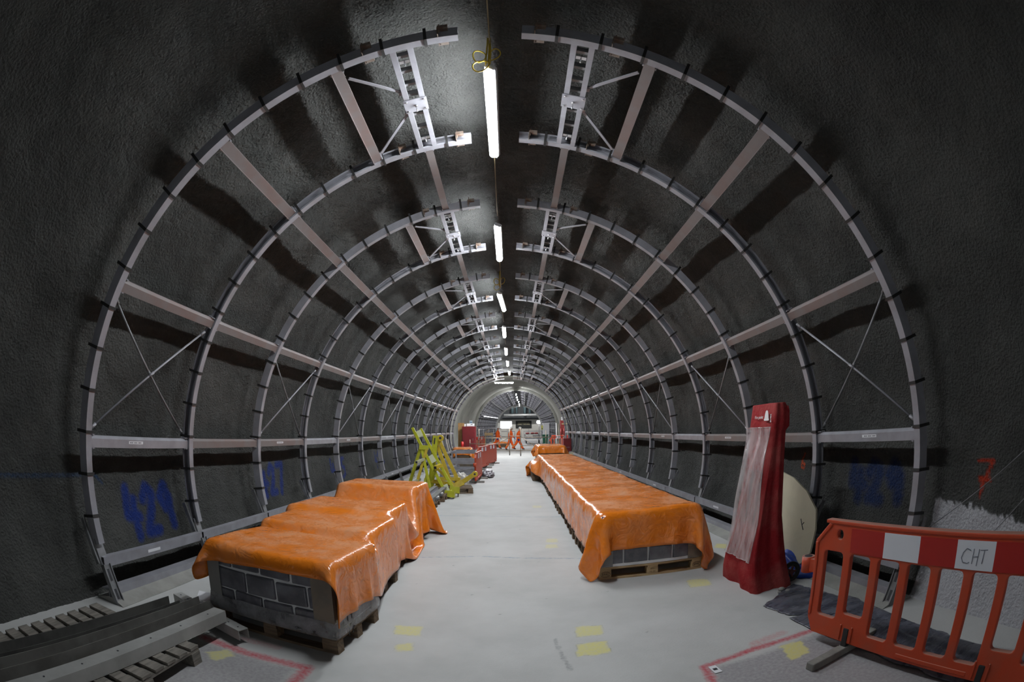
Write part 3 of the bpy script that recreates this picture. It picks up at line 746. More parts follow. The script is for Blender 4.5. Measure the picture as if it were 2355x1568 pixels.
def wrapped_load(lab, loc, rz, w_, d_, z0, z1, grp=None, full=True, cols=4, rows=3, skirt=0.12):
    t = thing('wrapped_load', lab, 'wrapped goods', (loc[0], loc[1], z0), rz, grp); h = z1 - z0
    r = random.Random(int(loc[1] * 37) + 5)
    b = MB(); b.box((0, 0, h / 2), (w_ - 0.05, d_ - 0.05, h - 0.02)); b.obj('packing', FOAM, t)
    if not full: return t
    cw, ch = (w_ - 0.02) / cols, (h - 0.01) / rows
    for i in range(cols):
        for j in range(rows):
            b = MB(); sh = (0.09 if j % 2 else -0.05)
            x0 = -w_ / 2 + 0.01 + i * cw + sh * (0 < i) ; x1 = -w_ / 2 + 0.01 + (i + 1) * cw + sh * (i < cols - 1)
            g = r.uniform(0.014, 0.026)
            b.box(((x0 + x1) / 2, 0, 0.01 + (j + 0.5) * ch + r.uniform(-.004, .004)), (x1 - x0 - g, d_ - 0.01, ch - r.uniform(0.010, 0.024)), (r.uniform(-.01, .01), r.uniform(-.035, .035), 0), 0.012)
            b.obj('slab', SLAB, t)
    for i, (sx, sy) in enumerate(((-1, -1), (1, -1), (1, 1), (-1, 1))):
        b = MB(); wd = 0.13 if sx < 0 else 0.17
        b.box((sx * (w_ / 2 - wd / 2 + 0.008), sy * (d_ / 2 + 0.004), h / 2), (wd, 0.008, h - 0.01))
        b.box((sx * (w_ / 2 + 0.004), sy * (d_ / 2 - 0.06), h / 2), (0.008, 0.13, h - 0.01))
        b.obj('corner_board', CARDG if sx < 0 else CARD, t)
    if skirt:
        b = MB(); n = 40; rows_ = []
        for zz, off in ((-0.012, 0.016), (skirt * 0.35, 0.022), (skirt * 0.7, 0.016), (skirt, 0.012)):
            row = []
            for i in range(n):
                q = i / n * 4; k = int(q); f = q - k
                cs = [(-1, -1), (1, -1), (1, 1), (-1, 1)]; a, c = cs[k], cs[(k + 1) % 4]
                row.append(((a[0] + (c[0] - a[0]) * f) * (w_ / 2 + off + r.uniform(-.004, .004)), (a[1] + (c[1] - a[1]) * f) * (d_ / 2 + off + r.uniform(-.004, .004)), zz + r.uniform(-.01, .01) * (zz > 0)))
            rows_.append(row)
        b.grid(rows_, True, True); b.obj('film', FILM, t)
    for y in (-0.09, -0.02):
        b = MB(); b.box((w_ / 2 + 0.016, y - 0.12, h / 2 - 0.03), (0.003, 0.012, h + 0.04)); b.obj('strap', BLACK, t)
    return t
RZL = math.radians(-7)
pallet('brown wooden pallet under the nearest tarp-covered load on the left', (-1.79, 3.56, 0), RZL, WOODB, 'pallets under the left tarp')
wrapped_load('film-wrapped stack of dark slabs with card corners, nearest under the left tarp', (-1.785, 3.56, 0), RZL, 1.18, 0.80, 0.146, 0.70, 'loads under the left tarp')
BOX_L = [(-1.785, 3.56, 1.18, 0.80, 0.70, RZL)]
for i, (x, y, z1, nm) in enumerate(((-1.87, 4.72, 0.70, 'second'), (-1.93, 5.56, 0.74, 'third'), (-1.95, 7.30, 0.82, 'rearmost'))):
    pallet(f'brown wooden pallet carrying the {nm} load under the left tarp', (x, y, 0), math.radians(-4), WOODB, 'pallets under the left tarp')
    wrapped_load(f'wrapped load of white packing, {nm} under the left tarp', (x, y, 0), math.radians(-4), 1.18, 0.80, 0.146, z1, 'loads under the left tarp', False)
    BOX_L.append((x, y, 1.18, 0.80, z1, math.radians(-4)))
PL = drape([(-2.66, 3.20), (-0.74, 2.64), (-0.82, 8.05), (-2.66, 8.40)], 0.06, BOX_L, 0.95, steps=150, seed=4, mu=0.6, kb=0.2)
tag(tarp_obj('tarpaulin', PL, TARP), 'sagging orange plastic tarp draped over the pallets on the left', 'tarp')

# right-hand row of pallets under the long tarp
pallet('pale stamped wooden pallet at the near end of the long orange tarp', (1.52, 5.50, 0), math.radians(1.5), WOOD, 'pallets under the long tarp', True)
wrapped_load('film-wrapped dark slabs on the pale pallet under the long orange tarp', (1.52, 5.50, 0), math.radians(1.5), 1.16, 0.79, 0.146, 0.73, 'loads under the long tarp', cols=4, rows=3, skirt=0.0)
b = MB(); b.box((1.52, 5.105, 0.163), (1.14, 0.012, 0.03), (0, 0, math.radians(1.5))); bo = b.obj('packing_strip', FOAM); tag(bo, 'thin white packing strip along the front of the pale pallet', 'packing strip')
NPAL = 14
pb = pallet('pale wooden pallet in the row under the long tarp, second from the near end', (1.51, 6.36, 0), 0, WOODB, 'pallets under the long tarp')
lb = wrapped_load('white packed load in the row under the long tarp, second from the near end', (1.51, 6.36, 0), 0, 1.17, 0.8, 0.146, 0.725, 'loads under the long tarp', False)
for i in range(2, NPAL):
    y = 5.50 + 0.86 * i; x = 1.51 + 0.02 * math.sin(i * 2.1)
    dup(pb, (x, y, 0), 0, f'wooden pallet in the row under the long tarp, {ORD[i]} from the near end')
    dup(lb, (x, y, 0.146), 0, f'white packed load in the row under the long tarp, {ORD[i]} from the near end')
PR = drape([(0.42, 4.68), (2.58, 4.74), (2.62, 17.9), (0.36, 17.9)], 0.066, [(1.515, 5.50, 1.18, 0.80, 0.732, 0.02)] + [(1.51, 11.3, 1.18, 11.6, 0.728, 0.0), (0.82, 16.3, 0.36, 1.5, 0.52, 0.0)], 0.80, steps=110, seed=9, mu=0.7, wr=0.03)
PR[..., 2] += (np.clip(noise2(PR.shape[:2], (6, 30), 8), 0, 1) * 0.06 + np.abs(noise2(PR.shape[:2], (16, 66), 18)) * 0.03) * (PR[..., 2] > 0.70)
PR[..., 0] -= np.abs(noise2(PR.shape[:2], (10, 60), 28)) * 0.07 * ((PR[..., 2] < 0.72) & (PR[..., 0] < 1.2))
b = MB(); b.box((0, 0, 0.26), (0.34, 1.45, 0.52), None, 0.02); tag(b.obj('covered_goods', WOODB, None, (0.82, 16.3, 0)), 'low brown goods bulging the left side of the far end of the long tarp', 'goods')
tag(tarp_obj('tarpaulin', PR, TARP), 'long orange plastic tarp over the row of pallets on the right', 'tarp')

# ---------------------------------------------------------------- fire point trolley under its red cover
REDF = mat('red_fabric', (0.30, 0.016, 0.02), 0.85, col2=(0.42, 0.10, 0.09), vscale=2.6, vdetail=7, vlo=0.42, vhi=0.72, bump=0.5, bscale=28, spec=0.2)
CLEAR = mat('clear_vinyl', (0.72, 0.68, 0.68), 0.12, col2=(0.42, 0.32, 0.32), vscale=5, bump=0.9, bscale=5, alpha=0.48, spec=0.8, stretch=(3, 3, 0.6))
WHITEL = mat('white_print', (0.75, 0.73, 0.73), 0.6)
RUB = mat('black_rubber', (0.02, 0.02, 0.02), 0.7)
ft = thing('fire_point_trolley', 'tall trolley under a red fabric cover with clear front pocket, right of the long tarp', 'fire trolley', (2.4, 4.2, 0))
O = Vector((2.4, 4.2, 0))
zs = [0.0, 0.06, 0.15, 0.30, 0.5, 0.75, 1.0, 1.25, 1.45, 1.56, 1.60, 1.66, 1.74, 1.79, 1.815, 1.825]
nf = np.interp(zs, [0, .05, .15, .35, .97, 1.45, 1.57, 1.6, 1.7, 1.83], [2.235, 2.22, 2.20, 2.195, 2.305, 2.40, 2.425, 2.41, 2.43, 2.455])
nb = np.interp(zs, [0, .05, .22, .68, 1.35, 1.57, 1.6, 1.74, 1.83], [2.67, 2.66, 2.60, 2.535, 2.553, 2.575, 2.61, 2.62, 2.60])
yn = np.interp(zs, [0, .05, .3, 1.0, 1.57, 1.6, 1.83], [4.00, 4.0, 4.01, 4.03, 4.03, 4.015, 4.02])
yf = np.interp(zs, [0, .05, .5, 1.0, 1.6, 1.83], [4.72, 4.70, 4.56, 4.52, 4.53, 4.53])
def cover_ring(z, a, c, y0, y1, k):
    pts = []; n = 22; rs = np.random.RandomState(int(3))
    cs = [(a, y0), (c, y0), (c, y1), (a, y1)]
    for s_ in range(4):
        p, q = cs[s_], cs[(s_ + 1) % 4]
        for i in range(n):
            f = i / n; ff = f
            x = p[0] + (q[0] - p[0]) * ff; y = p[1] + (q[1] - p[1]) * ff
            # soft corners and drapery folds
            d = min(f, 1 - f) * math.hypot(q[0] - p[0], q[1] - p[1])
            rd = 0.02; 
            if d < rd: 
                kx = (rd - d) * 0.35; mx_, my_ = (a + c) / 2, (y0 + y1) / 2; x += math.copysign(kx, mx_ - x); y += math.copysign(kx, my_ - y)
            amp = 0.016 * max(0, 1 - z / 1.5) + 0.004
            w_ = amp * math.sin(s_ * 2.3 + f * 9.0 + z * 1.7) + amp * 0.6 * math.sin(s_ + f * 17 + z * 3.1)
            nx_, ny_ = ((0, -1), (1, 0), (0, 1), (-1, 0))[s_]
            if s_ == 3 and z > 0.3: w_ *= 0.35
            x += nx_ * w_; y += ny_ * w_
            pts.append((x - O.x, y - O.y, z))
    return pts
b = MB(); rows = [cover_ring(z, nf[i], nb[i], yn[i], yf[i], i) for i, z in enumerate(zs)]
V = b.grid(rows, True, True)
for q, (sc, zz) in enumerate(((0.9, 1.832), (0.5, 1.835))):
    pass
cen = Vector((sum(p[0] for p in rows[-1]) / len(rows[-1]), sum(p[1] for p in rows[-1]) / len(rows[-1]), 1.832)); cv = b.b.verts.new(cen)
for i in range(len(V[-1])): f = b.b.faces.new((V[-1][i], V[-1][(i + 1) % len(V[-1])], cv)); f.smooth = True
for v in V[-1] + V[-2]:     # the back of the top droops
    if v.co.x > 0.16: v.co.z -= 0.09 * min(1, (v.co.x - 0.16) / 0.05)
b.obj('cover', REDF, ft)
# clear pocket hanging over the front face
b = MB(); rows = []
for i in range(15):
    z = 0.33 + (1.60 - 0.33) * i / 14; xa_ = np.interp(z, zs, nf) - 0.028 - 0.02 * math.sin(PI * min(1, (1.6 - z) / 0.9)); y0_ = np.interp(z, zs, yn) + 0.01 + 0.0; y1_ = np.interp(z, zs, yf) + 0.01
    rows.append([(xa_ - O.x - 0.012 * math.sin(j * 1.1 + z * 6) - 0.008 * math.sin(j * 2.7 - z * 3), y0_ + (y1_ - y0_) * j / 14 - O.y, z) for j in range(15)])
b.grid(rows); po = b.obj('pocket', CLEAR, ft)
sm = po.modifiers.new('s', 'SUBSURF'); sm.levels = 1; sm.render_levels = 1
b = MB(); b.tube([rows[-1][j] for j in range(15)], 0.006, 6); b.tube([rows[i][0] for i in range(15)], 0.005, 6); b.tube([rows[0][j] for j in range(15)], 0.005, 6); b.obj('pocket_hem', CLEAR, ft)
# items dimly seen inside
for k, (yy, zz, hh) in enumerate(((4.18, 0.95, 0.5), (4.36, 0.95, 0.5))):
    b = MB(); x_ = np.interp(zz, zs, nf) - 0.02; b.box((x_ - O.x, yy - O.y, zz), (0.006, 0.12, hh), (0, math.radians(10), 0)); b.obj('panel', mat('dull_red_panel', (0.22, 0.05, 0.05), 0.6), ft)
# lettering on the front of the hood
xf = 2.40
put_text('Fire point', 0.044, ft, frame((0, -1, 0), (0.12, 0, 1), (-1, 0, 0.12), (xf - O.x, 4.295 - O.y, 1.70)), WHITEL, shear=0.25)
b = MB(); prof = [(0.045, 0), (0.05, 0.012), (0.040, 0.02), (0.032, 0.06), (0.020, 0.088), (0, 0.098), (-0.020, 0.088), (-0.032, 0.06), (-0.040, 0.02), (-0.05, 0.012), (-0.045, 0)]
b.prism([(-q[0], q[1]) for q in prof], (0, 0, 0), (-0.003, 0, 0), (0, 1, 0), (0.12, 0, 1)); b.obj('bell_logo', WHITEL, ft, (xf - O.x - 0.002, 4.135 - O.y, 1.665))
put_text('evac', 0.046, ft, frame((0.1, 0, 1), (0, 1, 0), (-1, 0, 0.1), (xf - O.x + 0.002, 4.06 - O.y, 1.685)), WHITEL)
def trolley_wheel(c):
    b = MB(); b.ring(c, 0.085, 0.026, 'y', 28, 10); wh = b.obj('wheel', RUB, ft)
    b = MB(); b.cyl((c[0], c[1] - 0.02, c[2]), (c[0], c[1] + 0.02, c[2]), 0.028, 16)
    for i in range(5):
        a = 2 * PI * i / 5; b.bar(c, (c[0] + 0.075 * math.cos(a), c[1], c[2] + 0.075 * math.sin(a)), 0.02, 0.018, (0, 1, 0))
    b.obj('hub', mat('dull_red_hub', (0.10, 0.02, 0.02), 0.6), wh)
trolley_wheel((2.735 - O.x, 4.10 - O.y, 0.112)); trolley_wheel((2.735 - O.x, 4.62 - O.y, 0.112))
b = MB(); b.cyl((2.735 - O.x, 4.10 - O.y, 0.112), (2.735 - O.x, 4.62 - O.y, 0.112), 0.012, 8); b.bar((2.5 - O.x, 4.3 - O.y, 0.13), (2.735 - O.x, 4.3 - O.y, 0.112), 0.03, 0.03); b.obj('axle', STEELD, ft)

# cream board leaning on the wall behind the trolley
CREAM = mat('cream_board', (0.50, 0.46, 0.33), 0.6, col2=(0.42, 0.39, 0.28), vscale=2)
pts = [(2.98, 4.62, 0.03), (2.985, 4.30, 0.10), (3.00, 4.155, 0.25), (3.03, 4.13, 0.50), (3.06, 4.18, 0.70), (3.09, 4.42, 0.87), (3.12, 4.75, 0.99), (3.14, 5.05, 1.04), (3.14, 5.30, 0.98), (3.09, 5.50, 0.7), (3.03, 5.48, 0.35), (2.98, 5.2, 0.03)]
b = MB(); f1 = [b.b.verts.new(p) for p in pts]; f2 = [b.b.verts.new((p[0] + 0.022, p[1], p[2] - 0.003)) for p in pts]
b.b.faces.new(f1); b.b.faces.new(f2[::-1])
for i in range(len(pts)): b.b.faces.new((f1[i], f1[(i + 1) % len(pts)], f2[(i + 1) % len(pts)], f2[i]))
bo = b.obj('cream_board', CREAM); tag(bo, 'rounded cream board leaning on the wall behind the red fire trolley', 'board')
b = MB(); b.tube([(3.015, 4.40, 0.58), (3.012, 4.37, 0.52), (3.005, 4.33, 0.47)], 0.005, 5); b.tube([(3.012, 4.33, 0.55), (3.01, 4.365, 0.52)], 0.005, 5); b.obj('mark', INK, bo)
# blue bag
b = MB(); b.ball((0, 0, 0), 1.0, (1, 1, 1), 32)
for v in b.b.verts:
    p = v.co.copy(); k = 1 + 0.16 * math.sin(p.x * 7 + p.z * 5) + 0.12 * math.sin(p.y * 9 - p.z * 4)
    v.co = Vector((p.x * 0.20 * k, p.y * 0.40 * k, max(-0.02, p.z * 0.14 * k + 0.06 * math.sin(p.y * 5))))
zm = min(v.co.z for v in b.b.verts)
for v in b.b.verts: v.co.z -= zm
BLUEB = mat('blue_plastic', (0.012, 0.05, 0.30), 0.4, bump=0.4, bscale=14)
bo = b.obj('plastic_bag', BLUEB, None, (2.98, 4.42, 0.002)); bo.rotation_euler[2] = 0.3; tag(bo, 'crumpled blue plastic bag on the floor beside the red trolley wheel', 'bag')

# dark plastic sheeting on the floor behind the barrier
SHEET = mat('dark_plastic_sheet', (0.06, 0.062, 0.085), 0.22, col2=(0.13, 0.135, 0.165), vscale=4, bump=0.8, bscale=7, spec=0.8, rough2=0.4, stretch=(1, 2.5, 1))
def floor_sheet(corners, seed, amp, lab, nu=44, nv=60, ragged=0.02):
    q = [Vector((*c, 0)) for c in corners]; n1 = noise2((nu, nv), (3, 4), seed); n2 = noise2((nu, nv), (9, 7), seed + 1); n3 = noise2((nu, nv), (22, 9), seed + 2)
    P = np.zeros((nu, nv, 3))
    for i in range(nu):
        for j in range(nv):
            u, v = i / (nu - 1), j / (nv - 1); p = q[0].lerp(q[1], u).lerp(q[3].lerp(q[2], u), v)
            e = min(u, 1 - u, v, 1 - v)
            P[i, j] = (p.x + n3[i, j] * ragged * 2 * (e < 0.02), p.y + n2[i, j] * ragged * 2 * (e < 0.02), 0.006 + seed * 0.0006 + amp * (max(0, n1[i, j] + 0.15) * 0.9 + abs(n2[i, j]) * 0.55 + abs(n3[i, j]) * 0.18) * min(1, e * 9 + 0.06))
    o = np_mesh('plastic_sheet', P.reshape(-1, 3), grid_faces(nu, nv), SHEET)
    t = o.modifiers.new('t', 'SOLIDIFY'); t.thickness = 0.003; t.offset = 1
    return tag(o, lab, 'plastic sheet')
floor_sheet([(2.17, 3.66), (2.24, 3.31), (2.94, 3.05), (2.72, 4.02)], 2, 0.055, 'dark grey plastic sheet with pointed corner left of the orange barrier', 30, 40)
floor_sheet([(2.21, 3.24), (2.50, 1.00), (2.94, 1.0), (2.94, 3.3)], 12, 0.085, 'larger wrinkled dark plastic sheet on the floor behind the orange barrier')

# ---------------------------------------------------------------- orange pedestrian barrier on the right
BARR = mat('orange_red_plastic', (0.50, 0.055, 0.014), 0.5, col2=(0.42, 0.075, 0.035), vscale=5, vlo=0.45, vhi=0.75, bump=0.06, bscale=30)
REFR = mat('red_reflective', (0.38, 0.012, 0.008), 0.45)
REFW = mat('white_reflective', (0.66, 0.68, 0.72), 0.5)
FOOTG = mat('grey_rubber_foot', (0.28, 0.27, 0.24), 0.85, col2=(0.18, 0.175, 0.16), vscale=6)
def settle_dust(M, col, lo=0.55, amount=0.6):
    """pale dust lying on upward faces"""
    nt = M.node_tree; N = nt.nodes; b_ = N['Principled BSDF']; src = b_.inputs['Base Color'].links[0].from_socket
    g = N.new('ShaderNodeNewGeometry'); sx = N.new('ShaderNodeSeparateXYZ'); nt.links.new(g.outputs['True Normal'], sx.inputs['Vector'])
    mr = N.new('ShaderNodeMapRange'); mr.inputs['From Min'].default_value = lo; mr.inputs['From Max'].default_value = 0.95; mr.inputs['To Max'].default_value = amount; nt.links.new(sx.outputs['Z'], mr.inputs['Value'])
    mx = N.new('ShaderNodeMix'); mx.data_type = 'RGBA'; nt.links.new(src, mx.inputs['A']); mx.inputs['B'].default_value = (*col, 1); nt.links.new(mr.outputs['Result'], mx.inputs['Factor']); nt.links.new(mx.outputs['Result'], b_.inputs['Base Color'])
settle_dust(BARR, (0.40, 0.29, 0.24), 0.55, 0.65)
def outline_panel(outer, holes, y0, y1):
    """flat panel with holes in (u,z), thickness y0..y1, via triangulated fill"""
    b = bmesh.new(); es = []
    for loop in [outer] + holes:
        vs = [b.verts.new((u, y0, z)) for u, z in loop]
        for i in range(len(vs)): es.append(b.edges.new((vs[i], vs[(i + 1) % len(vs)])))
    bmesh.ops.triangle_fill(b, edges=es, use_beauty=True, use_dissolve=False)
    r = bmesh.ops.extrude_face_region(b, geom=b.faces[:])
    bmesh.ops.translate(b, verts=[g for g in r['geom'] if isinstance(g, bmesh.types.BMVert)], vec=(0, y1 - y0, 0))
    bmesh.ops.recalc_face_normals(b, faces=b.faces[:])
    return b
def rrect(u0, u1, z0, z1, r=0.03, n=4):
    pts = []
    for cx, cz, a0 in ((u1 - r, z1 - r, 0), (u0 + r, z1 - r, 90), (u0 + r, z0 + r, 180), (u1 - r, z0 + r, 270)):
        for i in range(n + 1):
            a = math.radians(a0 + 90 * i / n); pts.append((cx + r * math.cos(a), cz + r * math.sin(a)))
    return pts
def barrier(lab, loc, rz, grp, text=None, solid=False, tilt=0.0):
    """local u along x, front face towards -y"""
    t = thing('pedestrian_barrier', lab, 'barrier', loc, rz, grp); t.rotation_euler = (tilt, 0, rz)
    W_ = 2.02
    outer = [(0.0, 0.20), (0.06, 0.085), (W_ - 0.06, 0.085), (W_, 0.20), (W_, 0.80), (W_ - 0.14, 0.95), (0.14, 0.95), (0.0, 0.80)]
    holes = []
    if not solid:
        for i in range(8):
            u = 0.095 + i * 0.2535 - (0.0 if i else 0.0); zb = 0.30 if i in (1, 6) else (0.24 if i in (0, 7) else 0.185)
            holes.append(rrect(u, min(u + 0.185, W_ - 0.09), zb, 0.735))
        holes.append([(0.235 + 0.03 * math.cos(2 * PI * i / 16), 0.86 + 0.035 * math.sin(2 * PI * i / 16)) for i in range(16)])
        holes.append([(W_ - 0.235 + 0.03 * math.cos(2 * PI * i / 16), 0.86 + 0.035 * math.sin(2 * PI * i / 16)) for i in range(16)])
    bm_ = outline_panel(outer, holes, -0.022, 0.022)
    b = MB(); b.b.free(); b.b = bm_
    po = b.obj('panel', BARR, t); bv = po.modifiers.new('b', 'BEVEL'); bv.width = 0.007; bv.segments = 2; bv.limit_method = 'ANGLE'
    b = MB()
    b.bar((0.10, 0, 0.945), (W_ - 0.10, 0, 0.945), 0.062, 0.028, (0, 0, 1), 0.008)
    b.bar((0.08, -0.02, 0.135), (W_ - 0.08, -0.02, 0.135), 0.02, 0.06, (0, 0, 1), 0.006) if solid else b.bar((0.9, -0.022, 0.12), (1.5, -0.022, 0.12), 0.01, 0.03, (0, 0, 1), 0.004)
    b.bar((0.02, -0.01, 0.22), (0.02, -0.01, 0.79), 0.045, 0.03, (1, 0, 0), 0.008); b.bar((0.02, -0.01, 0.79), (0.15, -0.01, 0.93), 0.045, 0.03, (1, 0, -1), 0.008)
    for u in (0.36, 0.47, W_ - 0.47, W_ - 0.36): b.bar((u, -0.022, 0.10), (u, -0.022, 0.22), 0.012, 0.02, (0, 1, 0), 0.003)
    b.obj('rib', BARR, t)
    b = MB(); b.cyl((-0.085, 0, 0.535), (-0.085, 0, 0.655), 0.05, 20); b.box((-0.02, 0, 0.595), (0.10, 0.05, 0.10), None, 0.006); b.obj('lug', BARR, t)
    b = MB(); b.cyl((-0.085, 0, 0.60), (-0.085, 0, 0.658), 0.032, 16); b.obj('lug_socket', INK, t)
    segs = [(0.345, 0.64, 0), (0.64, 0.935, 1), (0.935, 1.22, 0), (1.22, 1.50, 1), (1.50, 1.78, 0)]
    for u0, u1, wt in segs:
        b = MB(); b.box(((u0 + u1) / 2, -0.0245, 0.832), (u1 - u0, 0.004, 0.165)); s_ = b.obj('reflective_strip', REFW if wt else REFR, t)
        if text and u0 == 1.22:
            for st in ([(0.05, 0.075), (0.02, 0.085), (-0.005, 0.06), (-0.015, 0.03), (0.0, 0.005), (0.035, 0.0), (0.05, 0.008)], [(0.075, 0.085), (0.07, 0.0)], [(0.115, 0.085), (0.108, -0.01)], [(0.07, 0.04), (0.115, 0.043)], [(0.125, 0.08), (0.18, 0.083)], [(0.155, 0.082), (0.148, 0.005)]):
                b = MB(); b.tube([(1.275 + q[0] * 0.95, -0.0275, 0.785 + q[1]) for q in st], 0.0022, 5); b.obj('handwriting', mat('faint_marker', (0.16, 0.17, 0.21), 0.6), s_)
    for u in (0.415, W_ - 0.415):
        b = MB(); fl_ = 0.24 if solid else 0.36; b.bar((u, -fl_, 0.03), (u, fl_, 0.03), 0.075, 0.06, (0, 0, 1), 0.008); fo = b.obj('foot', FOOTG, t)
        b = MB(); b.box((u, 0, 0.12), (0.05, 0.056, 0.16), None, 0.006); b.obj('foot_tongue', RUB, fo)
    return t
BD = Vector((0.2, -0.98, 0)).normalized(); brz = math.atan2(BD.y, BD.x)
barrier('orange-red plastic barrier with red and white strips in the right foreground', (2.14 - BD.x * 0.07, 2.78 - BD.y * 0.07, 0), brz, None, 'CHT')
# floor sticker and rubble
b = MB(); b.box((0, 0, 0.0015), (0.055, 0.11, 0.002)); st = b.obj('floor_sticker', STICK, None, (1.315, 2.735, 0.003)); st.rotation_euler[2] = 0.1; tag(st, 'small white printed sticker stuck to the floor by the red corner line', 'sticker')
b = MB(); b.box((0, 0, 0.003), (0.03, 0.03, 0.001)); b.obj('print', INK, st)
for i, (x, y, s_) in enumerate(((2.52, 3.92, 0.04), (2.56, 3.86, 0.03), (2.47, 3.87, 0.022))):
    b = MB(); b.ball((0, 0, s_ * 0.45), s_, (1, 0.8, 0.55), 8); o = b.obj('rubble_lump', KERB, None, (x, y, 0.0)); tag(o, ('largest', 'middle-sized', 'smallest')[i] + ' grey lump of rubble on the floor below the trolley wheel', 'rubble', 'rubble by the trolley')
# thin wires leaning against the pale wall on the far right
for i, (p0, p1) in enumerate((((3.28, 2.75, 0.62), (3.35, 1.55, 1.35)), ((3.33, 2.05, 0.60), (3.42, 1.45, 1.15)))):
    b = MB(); b.tube([p0, p1], 0.004, 5); tag(b.obj('guy_wire', STEELD), ('longer' if i == 0 else 'shorter') + ' thin wire slanting up the right wall above the orange barrier', 'wire', 'wires on the right wall')

# ---------------------------------------------------------------- left foreground: grey pallet, channels, conduit, cross channel, paper
pallet('weathered grey slatted pallet under the steel channels, bottom left', (-2.63, 1.87, 0), PI * 0, WOODG, 'left foreground pallets', False, 1.12, 1.22, 9)
pallet('second weathered grey pallet under the steel channels, cut by the frame edge', (-2.66, 0.58, 0), 0, WOODG, 'left foreground pallets', False, 1.12, 1.22, 9)
GALV = mat('pale_galvanised', (0.42, 0.42, 0.40), 0.5, 0.25, col2=(0.33, 0.33, 0.31), vscale=3)
DARKC = mat('dark_channel', (0.10, 0.098, 0.09), 0.5, 0.2, col2=(0.06, 0.058, 0.055), vscale=4)
def channel(lab, p0, p1, wd, ht, m_, flip=False, grp='steel channels on the grey pallet'):
    p0, p1 = Vector(p0), Vector(p1); t_ = 0.006
    poly = [(-wd / 2, 0), (wd / 2, 0), (wd / 2, ht), (wd / 2 - t_, ht), (wd / 2 - t_, t_), (-wd / 2 + t_, t_), (-wd / 2 + t_, ht), (-wd / 2, ht)]
    if flip: poly = [(q[0], ht - q[1]) for q in poly]
    d = (p1 - p0).normalized(); xd = d.cross(Vector((0, 0, 1))).normalized()
    root = thing('steel_channel', lab, 'steel channel', p0, 0, grp)
    b = MB(); b.prism(poly, (0, 0, 0), p1 - p0, xd, (0, 0, 1)); b.obj('channel', m_, root)
    for i in range(8):
        c = (p1 - p0) * (0.06 + i * 0.125); b = MB(); zt = ht if flip else 0.006
        b.cyl(c + Vector((0, 0, zt + 0.0005)), c + Vector((0, 0, zt + 0.0015)), 0.008, 8); b.obj('bolt_hole', INK, root)
    return root
channel('pale steel channel lying nearest the walkway on the grey pallet', (-2.18, 2.98, 0.148), (-2.43, 0.4, 0.148), 0.115, 0.09, GALV, True)
channel('dark open steel channel in the middle of the three on the grey pallet', (-2.39, 3.06, 0.148), (-2.65, 0.4, 0.148), 0.13, 0.11, mat('brown_grey_channel', (0.17, 0.165, 0.15), 0.55, 0.2, col2=(0.11, 0.105, 0.095), vscale=4))
channel('blackish steel channel nearest the wall on the grey pallet', (-2.60, 2.90, 0.148), (-2.85, 0.4, 0.148), 0.14, 0.10, DARKC)
channel('short grey channel laid across the ends of the long channels', (-2.86, 3.26, 0.05), (-1.95, 2.93, 0.05), 0.10, 0.085, GALV, True, None)
CONDU = mat('bluish_conduit', (0.13, 0.15, 0.22), 0.35, 0.3)
for i in range(3):
    dx = 0.035 * i; b = MB(); b.tube([(-2.82 + dx, 2.6, 0.160), (-2.92 + dx * 0.9, 1.6, 0.160), (-3.03 + dx * 0.8, 0.4, 0.160)], 0.011, 8)
    tag(b.obj('conduit', CONDU), ('outermost', 'middle', 'innermost')[i] + ' thin bluish conduit lying along the grey pallet beside the wall', 'conduit', 'bluish conduits')
b = MB(); b.box((0, 0, 0.004), (0.20, 0.15, 0.003)); pp = b.obj('paper_sheet', STICK, None, (-2.70, 3.52, 0.06)); pp.rotation_euler = (0.25, 0.1, 0.4); tag(pp, 'white sheet of paper lying left of the nearest wrapped load', 'paper')
# ---------------------------------------------------------------- pale junction beyond the frames, second framed tunnel, hall at the end
def cx2(y): return 0.45 + 0.0237 * (y - YQ)
def cz2(y): return 1.53 + 0.0073 * (y - YQ)
RIM = mat('rusty_edge', (0.16, 0.10, 0.06), 0.8, col2=(0.10, 0.075, 0.055), vscale=6)
def ring_shell(name, stations, a0, a1, material, n=60, kind=True):
    """lofted tunnel surface through stations (y, cx, cz, r)"""
    rows = []
    for (y, cx, cz, r) in stations:
        rows.append([(cx + r * math.cos(math.radians(a0 + (a1 - a0) * i / n)), y, cz + r * math.sin(math.radians(a0 + (a1 - a0) * i / n))) for i in range(n + 1)])
    b = MB(); b.grid(rows); o = b.obj(name, material)
    return structure(o) if kind else o
st = []
for i in range(15):
    t = i / 14; y = YP + (YQ - YP) * t; e = t * t * (3 - 2 * t)
    st.append((y, CX + (0.45 - CX) * e, CZ + (1.53 - CZ) * e, RW + 0.02 - 0.03 * t + 0.22 * math.sin(PI * min(1, t * 1.05)) ** 2))
ring_shell('wall_left', st, 140, 204, SHOT2); ring_shell('ceiling', st, 40, 140, SHOT2); ring_shell('wall_right', st, -24, 40, SHOT2)
ring_shell('trim_5', [(YP - 0.05, CX, CZ, 3.54), (YP, CX, CZ, 3.60), (YP + 0.12, CX, CZ, 3.82)], -23, 203, RIM)
ring_shell('trim_6', [(YQ, 0.45, 1.53, 3.78), (YQ - 0.05, 0.45, 1.53, 3.50), (YQ + 0.1, 0.45, 1.53, 3.47)], -24, 204, SHOT2)
st2 = [(YQ, cx2(YQ), cz2(YQ), RW), (YE, cx2(YE), cz2(YE), RW)]
GREYT = mat('grey_lining', (0.08, 0.08, 0.085), 0.9, col2=(0.055, 0.055, 0.06), vscale=2)
